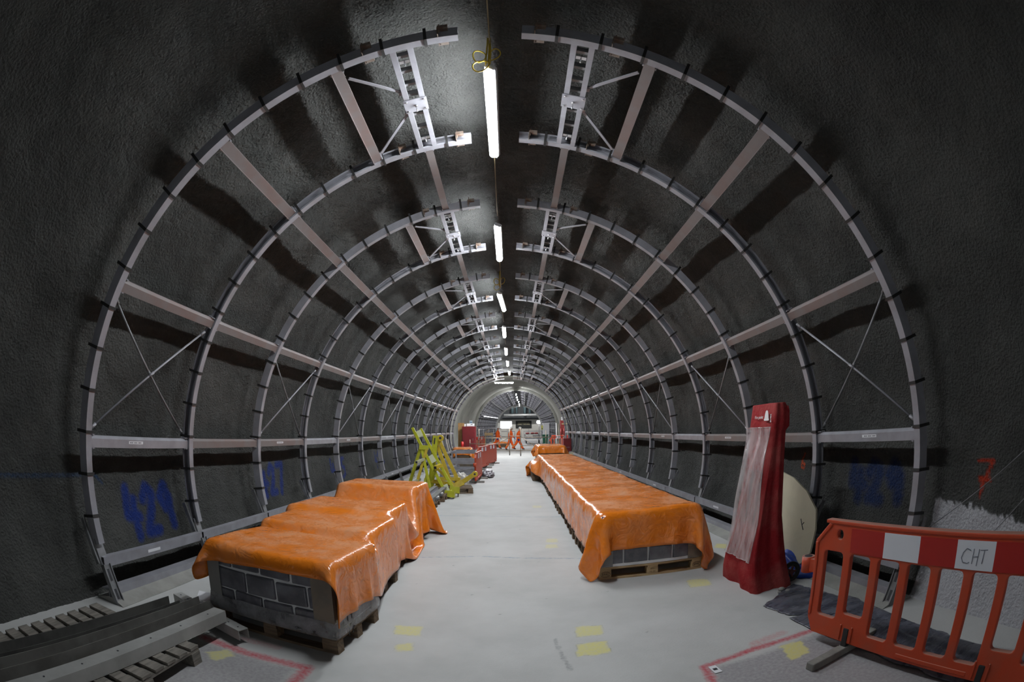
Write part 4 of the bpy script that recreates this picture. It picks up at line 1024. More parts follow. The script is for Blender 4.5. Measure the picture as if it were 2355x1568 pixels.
ring_shell('wall_left', st2, 140, 205, GREYT); ring_shell('ceiling', st2, 40, 140, GREYT); ring_shell('wall_right', st2, -25, 40, GREYT)
PALE = mat('pale_ring_paint', (0.62, 0.62, 0.60), 0.6)
ring_shell('trim_7', [(YE - 0.02, cx2(YE), cz2(YE), 3.60), (YE - 0.05, cx2(YE), cz2(YE), 3.24), (YE + 0.25, cx2(YE), cz2(YE), 3.22)], -25, 205, PALE)
b = MB(); n = 48       # wall of the hall around the tunnel mouth
rows = [[(cx2(YE) + r * math.cos(math.radians(-25 + 230 * i / n)), YE + 0.2, cz2(YE) + r * math.sin(math.radians(-25 + 230 * i / n))) for i in range(n + 1)] for r in (3.5, 9.0)]
b.grid(rows, False); structure(b.obj('wall_front', GREYT))

# half ribs of the farther tunnel, light steel crossed by dark bands
def far_rib(side):
    b = MB(); a0, a1 = (96, 198) if side < 0 else (84, -18); n = 204; rows = []
    for i in range(n + 1):
        a = math.radians(a0 + (a1 - a0) * i / n); row = []
        for r, y in ((RF, 0), (RF, 0.06), (RF + 0.065, 0.06), (RF + 0.065, 0)): row.append(b.b.verts.new((r * math.cos(a), y, r * math.sin(a))))
        rows.append(row)
    for i in range(n):
        for k in range(4): b.b.faces.new((rows[i][k], rows[i][(k + 1) % 4], rows[i + 1][(k + 1) % 4], rows[i + 1][k]))
    b.b.faces.new(rows[0]); b.b.faces.new(rows[-1][::-1])
    me = b.mesh('arch_rib'); me.materials.append(STEEL); me.materials.append(BLACK)
    for p in me.polygons:
        c = p.center; a = math.degrees(math.atan2(c.z, c.x)); 
        if int(round((a % 360) * 2)) % 12 < 2: p.material_index = 1
    return me
FRM = {s: far_rib(s) for s in (-1, 1)}
for k in range(18):
    y = YQ + 0.3 + 1.69 * k
    for s, sd in ((-1, 'left'), (1, 'right')):
        o = bpy.data.objects.new('arch_rib', FRM[s]); C.objects.link(o); o.location = (cx2(y), y, cz2(y))
        tag(o, f'{sd} half of the {ORD[k]} rib of the farther tunnel, counted from its mouth', 'steel rib', f'{sd} ribs of the farther tunnel')
for s, sd in ((-1, 'left'), (1, 'right')):
    for a, nm in ((179 if s < 0 else 1, 'waist-high'), (156 if s < 0 else 24, 'shoulder-high'), (131 if s < 0 else 49, 'haunch'), (103 if s < 0 else 77, 'crown')):
        ar = math.radians(a); r_ = RF - 0.05; b = MB()
        p0 = Vector((cx2(YQ) + r_ * math.cos(ar), YQ + 0.2, cz2(YQ) + r_ * math.sin(ar))); p1 = Vector((cx2(YE) + r_ * math.cos(ar), YE - 0.2, cz2(YE) + r_ * math.sin(ar)))
        b.bar(p0, p1, 0.10, 0.06, (math.cos(ar), 0, math.sin(ar))); tag(b.obj('purlin', STEELD), f'long {nm} steel beam along the {sd} side of the farther tunnel', 'steel beam', 'long beams of the farther tunnel')
# hall
HALLW = mat('pale_hall_wall', (0.55, 0.54, 0.51), 0.8, col2=(0.45, 0.44, 0.42), vscale=0.6)
DARKH = mat('dark_hall', (0.05, 0.055, 0.06), 0.8)
b = MB(); b.box((1.2, 88.2, 1.65), (22, 0.3, 3.3)); structure(b.obj('wall_back', HALLW))
b = MB(); b.box((1.2, 88.3, 7.0), (22, 0.3, 7.4)); structure(b.obj('wall_back', DARKH))
b = MB(); b.box((1.2, 80, 10.2), (22, 17, 0.3)); structure(b.obj('ceiling', DARKH))
for sx in (-9.5, 12): b = MB(); b.box((sx, 80, 5), (0.3, 17, 10)); structure(b.obj('wall_left' if sx < 0 else 'wall_right', DARKH))
b = MB(); b.box((1.2, 87.7, 3.55), (20, 0.5, 0.55)); structure(b.obj('trim_8', DARKH))
for i in range(5):
    b = MB(); b.box((-2.6 + i * 1.9, 88.03, 1.6), (0.03, 0.02, 3.2)); structure(b.obj('trim_9', GREYT))
DUCTM = mat('pale_duct', (0.52, 0.53, 0.54), 0.45, 0.2)
b = MB(); b.cyl((-1.3, 86.6, 4.05), (6.5, 86.6, 4.05), 0.20, 16); rt = b.obj('air_duct', DUCTM); tag(rt, 'long pale round duct running above the far hall wall', 'duct')
for i in range(6): b = MB(); b.ring((-0.6 + i * 1.25, 86.6, 4.05), 0.205, 0.02, 'x', 16, 6); b.obj('flange', STEELD, rt)
for i in range(4):
    b = MB(); b.cyl((-0.6 + i * 2.1, 86.6, 4.2), (-0.6 + i * 2.1, 86.6, 10.04), 0.012, 6); b.obj('hanger', STEELD, rt)
BLUEG = mat('bluish_pipe', (0.16, 0.24, 0.27), 0.5, 0.2)
for i, (x, wd) in enumerate(((0.2, 0.5), (0.95, 0.35), (2.4, 0.55), (3.3, 0.35))):
    b = MB(); b.cyl((x, 86.9, 4.35), (x, 86.9, 10.04), wd / 2, 14); tag(b.obj('vent_pipe', BLUEG), f'bluish vertical pipe in the dark roof of the far hall, {ORD[i]} from the left', 'pipe', 'hall roof pipes')
b = MB(); b.tube([(-9.3, 80, 2.2), (1.6, 80, 5.4), (11.8, 80, 9.4)], 0.04, 6); tag(b.obj('brace_bar', STEELD), 'thin diagonal bar in the dark roof of the far hall', 'bar')
b = MB(); b.box((0, 0, 0), (2.85, 0.06, 1.35)); sg = b.obj('banner', mat('black_banner', (0.012, 0.014, 0.014), 0.6), None, (2.2, 88.015, 2.36)); tag(sg, 'black banner with a gold line and small lettering on the far wall', 'banner')
GOLD = mat('gold_print', (0.62, 0.56, 0.38), 0.5)
put_text("LAING O'ROURKE", 0.27, sg, frame((1, 0, 0), (0, 0, 1), (0, -1, 0), (0.02, -0.034, 0.02)), GOLD)
b = MB(); b.box((0.0, -0.034, 0.27), (2.05, 0.006, 0.06)); b.obj('gold_line', GOLD, sg)
LITP = mat('lit_panel', (0.9, 0.9, 0.9), 0.5, emit=(1.0, 1.0, 1.0), estr=3.0)  # emission puts the floodlit glare into the white hoarding itself
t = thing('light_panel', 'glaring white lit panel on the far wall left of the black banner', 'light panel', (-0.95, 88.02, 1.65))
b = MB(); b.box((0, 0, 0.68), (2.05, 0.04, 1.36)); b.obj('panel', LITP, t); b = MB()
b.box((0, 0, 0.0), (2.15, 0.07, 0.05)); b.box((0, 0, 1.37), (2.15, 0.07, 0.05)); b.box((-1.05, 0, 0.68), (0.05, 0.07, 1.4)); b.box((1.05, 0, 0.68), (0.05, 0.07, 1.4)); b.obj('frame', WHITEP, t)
t = thing('floodlight', 'glaring floodlight on a stand right of the black banner at the far end', 'light', (4.15, 73.6, 0))
b = MB(); b.ball((0, 0, 2.6), 0.30, (1.2, 0.6, 0.8), 16); b.obj('lens', mat('flood_glow', (1, 1, 1), 0.4, emit=(0.97, 0.95, 1.0), estr=30.0), t); b = MB(); b.cyl((0, 0.2, 0), (0, 0.2, 2.6), 0.025, 8); b.box((0, 0.2, 0.02), (0.6, 0.6, 0.04)); b.box((0, 0.18, 2.6), (0.7, 0.12, 0.5)); b.obj('stand', STEELD, t)
# lamps of the junction, the farther tunnel and an added one for the hall
GLOW2 = mat('lamp_glow_bright', (0.9, 0.9, 0.95), 0.4, emit=(0.95, 0.96, 1.0), estr=LAMP * 1.1)
for i, (yy, xx) in enumerate(((42.4, 0.44), (46.6, 0.55), (51.0, 0.66), (56.0, 0.86), (61.5, 1.02), (67.0, 1.12))):
    tube_light(xx, yy, 4.66 + 0.006 * (yy - YQ), 1.5, 0, 0, f'glowing tube light in the crown of the farther tunnel, {ORD[i]} from its mouth', 'tube lights of the farther tunnel', GLOW2)
tube_light(1.2, 80.0, 10.0, 2.4, 0, PI / 2, 'tube light hung crosswise in the roof of the far hall', None, mat('lamp_glow_hall', (0.9, 0.9, 0.95), 0.4, emit=(1.0, 0.98, 0.95), estr=LAMP * 7))  # lamp out of view, put in to brighten the hall's back wall
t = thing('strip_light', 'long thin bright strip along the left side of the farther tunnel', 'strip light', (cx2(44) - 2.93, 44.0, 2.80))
b = MB(); b.bar((0, 0, 0), (0.0237 * 24, 24, 0.35), 0.04, 0.05); b.obj('diffuser', mat('strip_glow', (0.9, 0.9, 1), 0.4, emit=(0.93, 0.94, 1.0), estr=5.0), t)  # emissive bar imitates the shine reflected by the beam; no lamp here
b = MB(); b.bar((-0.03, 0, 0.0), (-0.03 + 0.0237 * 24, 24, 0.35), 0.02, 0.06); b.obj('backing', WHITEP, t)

# ---------------------------------------------------------------- tube-and-coupler gate and rails across the tunnel
SCAF = mat('scaffold_tube', (0.26, 0.22, 0.17), 0.5, 0.4, col2=(0.18, 0.13, 0.09), vscale=8)
def tubes(name, label, cat, grp, pieces, loc=(0, 0, 0), r=0.024, m_=None):
    t = thing(name, label, cat, loc, 0, grp)
    for nm, p0, p1 in pieces:
        b = MB(); b.cyl(Vector(p0) - Vector(loc), Vector(p1) - Vector(loc), r, 10); b.obj(nm, m_ or SCAF, t)
    return t
g = tubes('wheeled_gate', 'scaffold-tube gate on two castors standing across the walkway in the middle', 'gate', None,
          [('post', (-0.12, 30.5, 0.17), (-0.11, 30.5, 1.72)), ('post', (0.54, 29.5, 0.17), (0.55, 29.5, 1.72)), ('rail', (-0.12, 30.47, 1.22), (0.54, 29.5, 1.22)), ('rail', (-0.12, 30.47, 0.36), (0.54, 29.5, 0.36))], (0.2, 30, 0))
for x, y in ((-0.12, 30.5), (0.54, 29.5)):
    b = MB(); c = (x - 0.2, y - 30, 0.085); b.ring(c, 0.06, 0.025, 'x', 20, 8); w_ = b.obj('castor', RUB, g)
    b = MB(); b.cyl((c[0] - 0.03, c[1], c[2]), (c[0] + 0.03, c[1], c[2]), 0.02, 10); b.box((c[0] - 0.04, c[1], 0.14), (0.01, 0.05, 0.13)); b.box((c[0] + 0.04, c[1], 0.14), (0.01, 0.05, 0.13)); b.box((c[0], c[1], 0.20), (0.09, 0.06, 0.015)); b.obj('fork', SCAF, w_)
for x, y, z in ((-0.12, 30.5, 1.22), (0.54, 29.5, 1.22), (-0.12, 30.5, 1.1)):
    b = MB(); b.box((x - 0.2, y - 30, z), (0.09, 0.09, 0.08), None, 0.01); b.obj('coupler', RUST, g)
g = tubes('tube_rail', 'scaffold-tube railing left of the wheeled gate with one diagonal brace', 'railing', None,
      [('post', (-2.03, 30.6, 0), (-2.03, 30.6, 1.68)), ('rail', (-2.05, 30.56, 1.10), (-0.14, 30.56, 1.10)), ('rail', (-2.6, 30.56, 0.74), (-0.14, 30.56, 0.72)), ('rail', (-1.2, 30.56, 0.36), (-0.16, 30.56, 0.36)),
       ('brace', (-1.32, 30.5, 0.60), (-0.2, 30.5, 1.09)), ('post', (-2.6, 30.6, 0), (-2.6, 30.6, 1.0))], (-1.2, 30.6, 0))
for x, z in ((-2.03, 1.1), (-2.03, 0.73)): b = MB(); b.box((x + 1.2, -0.02, z), (0.09, 0.09, 0.08), None, 0.01); b.obj('coupler', RUST, g)
g = tubes('tube_rail', 'scaffold-tube railing right of the wheeled gate behind the long tarp', 'railing', None,
      [('rail', (0.6, 30.3, 1.13), (3.25, 30.3, 1.12)), ('rail', (0.6, 30.3, 0.62), (3.25, 30.3, 0.60)), ('brace', (0.74, 30.25, 1.06), (1.75, 30.25, 0.36)), ('post', (2.13, 30.35, 0), (2.13, 30.35, 1.55)),
       ('post', (2.95, 30.35, 0), (2.93, 30.35, 1.98)), ('post', (3.25, 30.35, 0), (3.25, 30.35, 1.2)), ('rail', (0.6, 30.4, 0.33), (2.6, 30.4, 0.33))], (2.0, 30.3, 0))
for x in (2.13, 2.95): b = MB(); b.box((x - 2.0, 0.02, 1.12), (0.09, 0.09, 0.08), None, 0.01); b.obj('coupler', RUST, g)
tubes('white_pole', 'tall thin white pole standing behind the far right tarp', 'pole', None, [('pole', (2.86, 31.0, 0), (2.84, 31.0, 2.0))], (2.86, 31, 0), 0.03, WHITEP)
tubes('scaffold_frame', 'grey scaffold frame at the left mouth of the farther tunnel', 'scaffold', None,
      [('post', (x, 44.0, 0), (x, 44.0, 1.75)) for x in (-2.5, -2.05, -1.6, -1.25)] + [('rail', (-2.6, 43.95, z), (-0.9, 43.95, z)) for z in (0.5, 1.05, 1.7)] + [('rail', (-0.9, 43.95, 1.42), (0.3, 43.95, 1.42)), ('rail', (-0.9, 43.95, 0.95), (0.3, 43.95, 0.95)), ('post', (0.3, 44, 0), (0.3, 44, 1.5))], (-1.6, 44, 0), 0.03, STEEL)
t = thing('timber_crate', 'pale timber crate resting on trestle legs at the left mouth of the farther tunnel', 'crate', (-2.0, 43.2, 0))
b = MB(); b.box((0, 0, 1.2), (0.72, 0.5, 0.24)); b.obj('body', WOOD, t); b = MB(); b.bar((-0.34, 0, 1.34), (0.05, 0, 1.62), 0.45, 0.03); b.obj('lid', WOOD, t)
for x in (-0.3, 0.3): b = MB(); b.box((x, 0, 0.54), (0.06, 0.4, 1.08)); b.obj('leg', WOOD, t)

# ---------------------------------------------------------------- stores at the end of the framed tunnel
DKRED = mat('dark_red_paint', (0.17, 0.008, 0.012), 0.5, col2=(0.13, 0.006, 0.01), vscale=3)
PLY = mat('brown_plywood', (0.33, 0.19, 0.07), 0.7, col2=(0.26, 0.145, 0.05), vscale=5)
t = thing('site_cabinet', 'tall dark red cabinet left of the tube railing', 'cabinet', (-2.72, 31.5, 0))
b = MB(); b.box((0, 0, 0.92), (0.86, 0.6, 1.82), None, 0.01); b.obj('body', DKRED, t); b = MB(); b.box((-0.03, -0.31, 0.98), (0.72, 0.02, 1.6), None, 0.004); dr = b.obj('door', DKRED, t); b = MB(); b.box((0.26, -0.33, 1.0), (0.03, 0.03, 0.14)); b.obj('handle', STEELD, dr)
t = thing('first_aid_box', 'small white box standing on the dark red cabinet', 'box', (-2.62, 31.45, 1.836)); b = MB(); b.box((0, 0, 0.09), (0.48, 0.3, 0.18), None, 0.012); b.obj('body', WHITEP, t); b = MB(); b.box((0.08, -0.152, 0.13), (0.12, 0.008, 0.035)); b.obj('latch', INK, t)
b = MB(); b.box((0, 0, 1.03), (0.40, 0.03, 2.06)); tag(b.obj('plywood_board', PLY, None, (-3.28, 31.9, 0)), 'tall brown plywood board standing beside the dark red cabinet', 'board')
b = MB(); b.box((0, 0, 1.0), (0.10, 0.05, 2.0)); tag(b.obj('white_strip', WHITEP, None, (-3.02, 31.95, 0)), 'narrow white strip standing between the plywood board and the red cabinet', 'board')
t = thing('fire_extinguisher', 'small red fire extinguisher in front of the plywood board', 'fire extinguisher', (-3.05, 30.3, 0.5)); b = MB(); b.cyl((0, 0, 0.0), (0, 0, 0.34), 0.085, 16); b.ball((0, 0, 0.34), 0.085, (1, 1, 0.5)); b.obj('cylinder', mat('bright_red', (0.55, 0.015, 0.012), 0.4), t); b = MB(); b.cyl((0, 0, 0.38), (0, 0, 0.44), 0.02, 8); b.box((0.03, 0, 0.45), (0.11, 0.02, 0.02)); b.obj('valve', INK, t)
b = MB(); b.box((0, 0, 0.25), (0.9, 0.5, 0.5)); tag(b.obj('storage_box', STEELD, None, (-3.0, 30.35, 0)), 'low grey storage box under the small red extinguisher', 'box')
barrier('red plastic barrier with a white and red strip, just right of the tall red cabinet', (-2.72, 36.0, 0.12), 1.25, 'barriers at the junction')
barrier('red plastic barrier with white and red strips in front of the right dark red cabinet', (2.68, 33.4, 0.24), -0.88, 'barriers at the junction')
t = thing('site_cabinet', 'low dark red cabinet against the right wall at the tunnel end', 'cabinet', (3.02, 26.75, 0)); b = MB(); b.box((0, 0, 0.55), (0.42, 0.7, 1.1), None, 0.01); b.obj('body', DKRED, t); b = MB(); b.box((0, -0.36, 0.56), (0.40, 0.02, 0.95), None, 0.004); b.obj('door', DKRED, t); b = MB(); b.box((-0.02, -0.375, 0.62), (0.26, 0.015, 0.03)); b.obj('handle', STEELD, t)
REDB = mat('fire_red', (0.36, 0.05, 0.05), 0.5)
t = thing('fire_point_stand', 'red fire point stand with two extinguishers at the right end of the tunnel', 'fire stand', (3.24, 31.0, 0.2)); b = MB(); b.box((0, 0.06, 1.5), (0.30, 0.03, 0.9)); b.obj('back_board', REDB, t)
for x in (-0.12, 0.12):
    b = MB(); b.cyl((x, 0.06, 0), (x, 0.06, 2.0), 0.02, 8); b.obj('post', REDB, t); b = MB(); b.cyl((x * 0.8, -0.03, 1.02), (x * 0.8, -0.03, 1.42), 0.055, 14); b.ball((x * 0.8, -0.03, 1.42), 0.055, (1, 1, 0.6)); b.obj('extinguisher', REDB, t)
b = MB(); b.box((0, 0, 0), (0.36, 0.05, 0.07)); tag(b.obj('yellow_lath', mat('pale_yellow', (0.62, 0.58, 0.30), 0.6), None, (3.36, 30.85, 1.93)), 'short pale yellow lath fixed before the right fire stand', 'lath')
t = thing('wall_sign', 'small white notice on the pale junction wall at right', 'sign', (3.78, 35.8, 2.24)); t.rotation_euler[2] = -0.5; b = MB(); b.box((0, 0, 0.12), (0.30, 0.01, 0.24)); b.obj('plate', STICK, t); b = MB(); b.box((0, -0.007, 0.15), (0.2, 0.004, 0.02)); b.box((0, -0.007, 0.10), (0.16, 0.004, 0.02)); b.obj('print', mat('grey_print', (0.4, 0.4, 0.42), 0.6), t)
t = thing('wall_sign', 'small bluish notice on the pale junction wall at left', 'sign', (-3.02, 36.6, 2.05)); b = MB(); b.box((0, 0, 0.12), (0.22, 0.01, 0.26)); b.obj('plate', mat('pale_blue_sign', (0.42, 0.52, 0.58), 0.5), t); b = MB(); b.box((0, -0.007, 0.1), (0.1, 0.004, 0.1)); b.obj('print', mat('blue_print', (0.1, 0.2, 0.35), 0.6), t)
b = MB(); pts = []
for i in range(25):
    a = 2 * PI * i / 24; pts.append(L(0, 0) * 0 + Vector((CX + 3.93 * math.cos(math.radians(152 + 3.5 * math.sin(a))), 36.0 + 2.2 * math.cos(a) + 0.8 * math.sin(2 * a), CZ + 3.93 * math.sin(math.radians(152 + 3.5 * math.sin(a))))))
b.tube(pts, 0.02, 5, False); tag(b.obj('hose_loop', INK), 'thin dark hose loop hung on the pale junction wall at left', 'hose')
# inside the farther tunnel
t = thing('white_cabinet', 'tall white cabinet with a yellow notice at the right of the farther tunnel', 'cabinet', (3.62, 51.3, 0)); b = MB(); b.box((0, 0, 1.12), (0.66, 0.5, 2.24), None, 0.01); b.obj('body', WHITEP, t); b = MB(); b.box((0, -0.02, 2.18), (0.72, 0.56, 0.12), None, 0.01); b.obj('top_rim', WHITEP, t)
b = MB(); b.box((-0.42, -0.25, 1.74), (0.18, 0.02, 0.45)); nt_ = b.obj('notice', mat('yellow_notice', (0.66, 0.62, 0.12), 0.5), t); b = MB(); b.box((-0.42, -0.265, 1.64), (0.08, 0.01, 0.1)); b.obj('print', INK, nt_)
t = thing('wheelie_bin', 'dark green wheeled bin standing before the tall white cabinet', 'bin', (3.42, 49.9, 0))
b = MB(); GRN = mat('green_plastic', (0.02, 0.13, 0.07), 0.5); rows = [[(sx * w_, sy * w_ * 0.95, z) for sx, sy in ((-1, -1), (1, -1), (1, 1), (-1, 1))] for z, w_ in ((0.10, 0.215), (0.95, 0.285))]
V = b.grid(rows, False, True); b.b.faces.new(V[0]); b.b.faces.new(V[1][::-1]); b.obj('body', GRN, t); b = MB(); b.box((0, 0, 0.99), (0.66, 0.62, 0.07), None, 0.02); b.box((0, 0.34, 0.97), (0.5, 0.05, 0.05)); b.obj('lid', GRN, t)
for x in (-0.22, 0.22): b = MB(); b.ring((x, 0.22, 0.10), 0.07, 0.03, 'x', 16, 6); b.obj('wheel', RUB, t)
t = thing('flatbed_trolley', 'long grey trolley loaded with steel in the farther tunnel, right of centre', 'trolley', (2.35, 54.5, 0))
b = MB(); b.box((0, 0, 0.55), (1.9, 1.2, 0.10)); b.obj('deck', STEEL, t)
for x in (-0.95, 0.95): b = MB(); b.box((x, 0, 0.95), (0.05, 1.2, 0.06)); b.box((x, -0.57, 0.78), (0.05, 0.05, 0.4)); b.box((x, 0.57, 0.78), (0.05, 0.05, 0.4)); b.obj('end_rail', STEEL, t)
b = MB(); b.box((0, -0.6, 1.36), (2.0, 0.05, 0.06)); b.box((-0.98, -0.6, 0.98), (0.05, 0.05, 0.8)); b.box((0.98, -0.6, 0.98), (0.05, 0.05, 0.8)); b.obj('handrail', STEEL, t)
for x in (-0.7, 0.7):
    for y in (-0.45, 0.45): b = MB(); b.ring((x, y, 0.2), 0.15, 0.05, 'x', 18, 6); b.obj('wheel', RUB, t)
for i, (x, w_, h_) in enumerate(((-0.45, 0.75, 0.22), (0.4, 0.8, 0.30))): b = MB(); b.box((2.35 + x, 54.3, 0.601 + h_ / 2), (w_, 0.8, h_), None, 0.03); tag(b.obj('steel_bundle', STEELD if i else STEEL), ('left' if not i else 'right') + ' bundle of grey steel lying on the long trolley', 'steel bundle', 'bundles on the trolley')
for i, (x, z) in enumerate(((1.9, 1.42), (2.5, 1.40), (2.95, 1.42))):
    b = MB(); b.ball((0, 0, 0.09), 0.25, (1, 0.7, 0.4), 16); tag(b.obj('red_bag', REDB, None, (x, 58.2, 1.0)), f'red bag on the rack behind the long trolley, {ORD[i]} from the left', 'bag', 'red bags on the rack')
t = thing('storage_rack', 'low grey rack carrying red bags behind the long trolley', 'rack', (2.42, 58.2, 0)); b = MB(); b.box((0, 0, 0.97), (1.8, 0.7, 0.05)); b.obj('shelf', STEELD, t)
for x in (-0.8, 0.8): b = MB(); b.box((x, 0, 0.47), (0.06, 0.6, 0.95)); b.obj('leg', STEELD, t)
b = MB(); b.ball((0, 0, 0.02), 0.8, (1.0, 1.6, 0.06), 24); tag(b.obj('rubber_mat', mat('dark_mat', (0.09, 0.08, 0.07), 0.8), None, (2.35, 51.3, 0)), 'dark mat on the bright floor before the long trolley', 'mat')  # dark sheet lays the shadow at the trolley on the floor as colour

# ---------------------------------------------------------------- tarp-covered goods farther back
def goods(lab, x, y, w_, d_, z1, grp, m_=None):
    b = MB(); b.box((0, 0, z1 / 2), (w_, d_, z1)); tag(b.obj('covered_goods', m_ or WOODB, None, (x, y, 0)), lab, 'goods', grp)
goods('brown stack of goods under the second right tarp', 1.63, 21.2, 1.1, 2.6, 0.93, 'covered goods farther back')
P2 = drape([(0.78, 19.6), (2.5, 19.6), (2.5, 22.9), (0.78, 22.9)], 0.075, [(1.63, 21.2, 1.1, 2.6, 0.93, 0)], 1.0, steps=70, seed=21)
tag(tarp_obj('tarpaulin', P2, TARP), 'smaller orange tarp bundle just beyond the far end of the long tarp', 'tarp')
goods('brown stack of goods under the far left tarp', -2.35, 23.6, 0.85, 2.0, 0.74, 'covered goods farther back')
P3 = drape([(-2.85, 22.2), (-1.4, 22.4), (-1.5, 25.0), (-3.0, 24.8)], 0.075, [(-2.35, 23.6, 0.85, 2.0, 0.74, 0.1)], 0.84, steps=70, seed=33)
tag(tarp_obj('tarpaulin', P3, TARP), 'orange tarp over goods on the left before the dark red cabinet', 'tarp')
goods('brown stack of goods left of the walking people', -1.0, 44.2, 1.1, 1.2, 0.48, 'covered goods farther back')
P4 = drape([(-1.75, 43.4), (-0.2, 43.4), (-0.2, 45.2), (-1.75, 45.2)], 0.085, [(-1.0, 44.2, 1.1, 1.2, 0.48, 0)], 0.56, steps=60, seed=41)
tag(tarp_obj('tarpaulin', P4, TARP), 'low orange tarp heap seen behind the leftmost walking person', 'tarp')
b = MB(); b.box((0, 0, 0.15), (0.36, 0.02, 0.3)); o = b.obj('card_sheet', CREAM, None, (2.86, 24.0, 0.18)); o.rotation_euler[0] = -0.4; tag(o, 'small pale sheet propped at the right wall foot beside the farther tarp', 'board')

# ---------------------------------------------------------------- left: pallet of metal profiles, yellow trestles, steel frames, red barriers
pallet('dark wooden pallet under the silver profiles beside the left tarp', (-2.13, 10.25, 0), 0, WOODB, 'left store pallets', False, 1.1, 0.9, 5)
pallet('dark wooden pallet under the silver profiles, next to the yellow trestles', (-2.08, 11.45, 0), 0, WOODB, 'left store pallets', False, 1.1, 0.9, 5)
ALU = mat('silver_profile', (0.46, 0.45, 0.50), 0.35, 0.6)
for i in range(7):
    x = -2.42 + 0.125 * i; z = 0.147 + 0.006 * i; y0_, y1_ = 9.75 + 0.07 * ((i * 3) % 4), 12.1 + 0.06 * ((i * 5) % 3)
    b = MB(); b.prism([(-0.05, 0), (0.05, 0), (0.05, 0.07), (0.044, 0.07), (0.044, 0.006), (-0.044, 0.006), (-0.044, 0.07), (-0.05, 0.07)] if i % 2 else [(-0.05, 0), (-0.044, 0), (-0.044, 0.08), (0.044, 0.08), (0.044, 0), (0.05, 0), (0.05, 0.086), (-0.05, 0.086)], (0, 0, 0), (0, y1_ - y0_, 0), (1, 0, 0), (0, 0, 1))
    tag(b.obj('metal_profile', ALU if i % 3 else STEELD, None, (x, y0_, 0.147)), f'long silver metal profile on the dark pallets, {ORD[i]} from the wall', 'metal profile', 'silver profiles')
for i in range(5):
    b = MB(); b.cyl((0, 0, 0), (0.0, 0.26 + 0.05 * (i % 3), 0), 0.035, 10); o = b.obj('steel_fitting', STEELD, None, (-1.66 + 0.055 * (i % 2), 9.9 + 0.34 * i, 0.18)); tag(o, f'short dark steel fitting on the walkway edge of the pallets, {ORD[i]} from the near end', 'steel fitting', 'fittings on the dark pallet')
YG = mat('yellow_green_paint', (0.46, 0.47, 0.02), 0.45, col2=(0.38, 0.38, 0.02), vscale=6)
YO = mat('yellow_paint', (0.56, 0.42, 0.03), 0.45, col2=(0.45, 0.32, 0.025), vscale=6)
CRM = mat('cream_plate', (0.58, 0.60, 0.42), 0.5)
def steelwork(lab, loc, parts):
    t = thing('yellow_trestle', lab, 'trestle', loc, 0, 'yellow trestles'); lo = Vector(loc)
    for nm, p0, p1, wd, ht, m_ in parts:
        b = MB(); b.bar(Vector(p0) - lo, Vector(p1) - lo, wd, ht, (0, -1, 0.2), 0.004); b.obj(nm, m_, t)
    return t
t = steelwork('tall yellow-green ladder-shaped trestle frame leaning towards the wall, frontmost', (-1.9, 12.3, 0), [
    ('rail', (-1.60, 12.0, 0.03), (-2.66, 13.0, 1.70), 0.075, 0.055, YG), ('rail', (-1.47, 12.3, 0.14), (-2.44, 13.05, 1.68), 0.075, 0.055, YG),
    ('plate', (-1.60, 12.05, 0.10), (-1.68, 12.14, 0.27), 0.15, 0.03, CRM), ('plate', (-2.45, 12.92, 1.45), (-2.54, 13.0, 1.61), 0.22, 0.02, CRM), ('plate', (-2.01, 12.45, 0.80), (-2.13, 12.55, 0.97), 0.20, 0.02, CRM)])
b = MB(); b.bar((0.10, 0.12, 0.75), (-0.02, -0.10, 0.70), 0.10, 0.085, (0, 0, 1), 0.006); s_ = b.obj('box_stub', YO, t); b = MB(); b.bar((-0.017, -0.099, 0.70), (-0.025, -0.112, 0.698), 0.07, 0.06, (0, 0, 1)); b.obj('opening', INK, s_)
steelwork('yellow-green A-shaped trestle leg pair with square stub rungs, at left', (-2.45, 12.5, 0), [
    ('leg', (-2.74, 12.6, 0.0), (-2.37, 12.65, 1.18), 0.08, 0.06, YG), ('leg', (-2.50, 12.3, 0.0), (-2.20, 12.6, 1.15), 0.07, 0.05, YO), ('leg', (-2.02, 12.15, 0.02), (-2.34, 12.65, 1.16), 0.07, 0.05, YG), ('cap_plate', (-2.40, 12.6, 1.19), (-2.15, 12.6, 1.19), 0.12, 0.03, YG), ('leg', (-2.26, 12.2, 0.0), (-2.16, 12.4, 0.52), 0.06, 0.05, YG)])
for k, (p0, p1) in enumerate((((-2.39, 12.15, 0.83), (-2.24, 12.62, 0.90)), ((-2.52, 12.0, 0.28), (-2.38, 12.55, 0.36)))):
    b = MB(); b.bar(p0, p1, 0.065, 0.065, (0, 0, 1), 0.004); o = b.obj('box_section', mat('pale_box_section', (0.42, 0.42, 0.30), 0.5)); tag(o, ('upper' if k == 0 else 'lower') + ' pale square tube poking forward from the yellow trestles', 'square tube', 'pale square tubes')
    b = MB(); d = (Vector(p0) - Vector(p1)).normalized(); b.bar(Vector(p0) + d * 0.001, Vector(p0) + d * 0.004, 0.05, 0.05, (0, 0, 1)); b.obj('opening', INK, o)
t = steelwork('upright yellow-green trestle post with a slotted top, behind the ladder frame', (-2.05, 12.85, 0), [('post', (-2.14, 12.75, 0.0), (-2.0, 12.85, 1.50), 0.14, 0.09, YG), ('foot_plate', (-2.30, 12.75, 0.02), (-1.95, 12.75, 0.02), 0.3, 0.03, YG)])
b = MB(); b.bar((0.02, -0.06, 1.28), (0.035, -0.055, 1.44), 0.03, 0.02, (0, -1, 0)); b.obj('slot', INK, t)
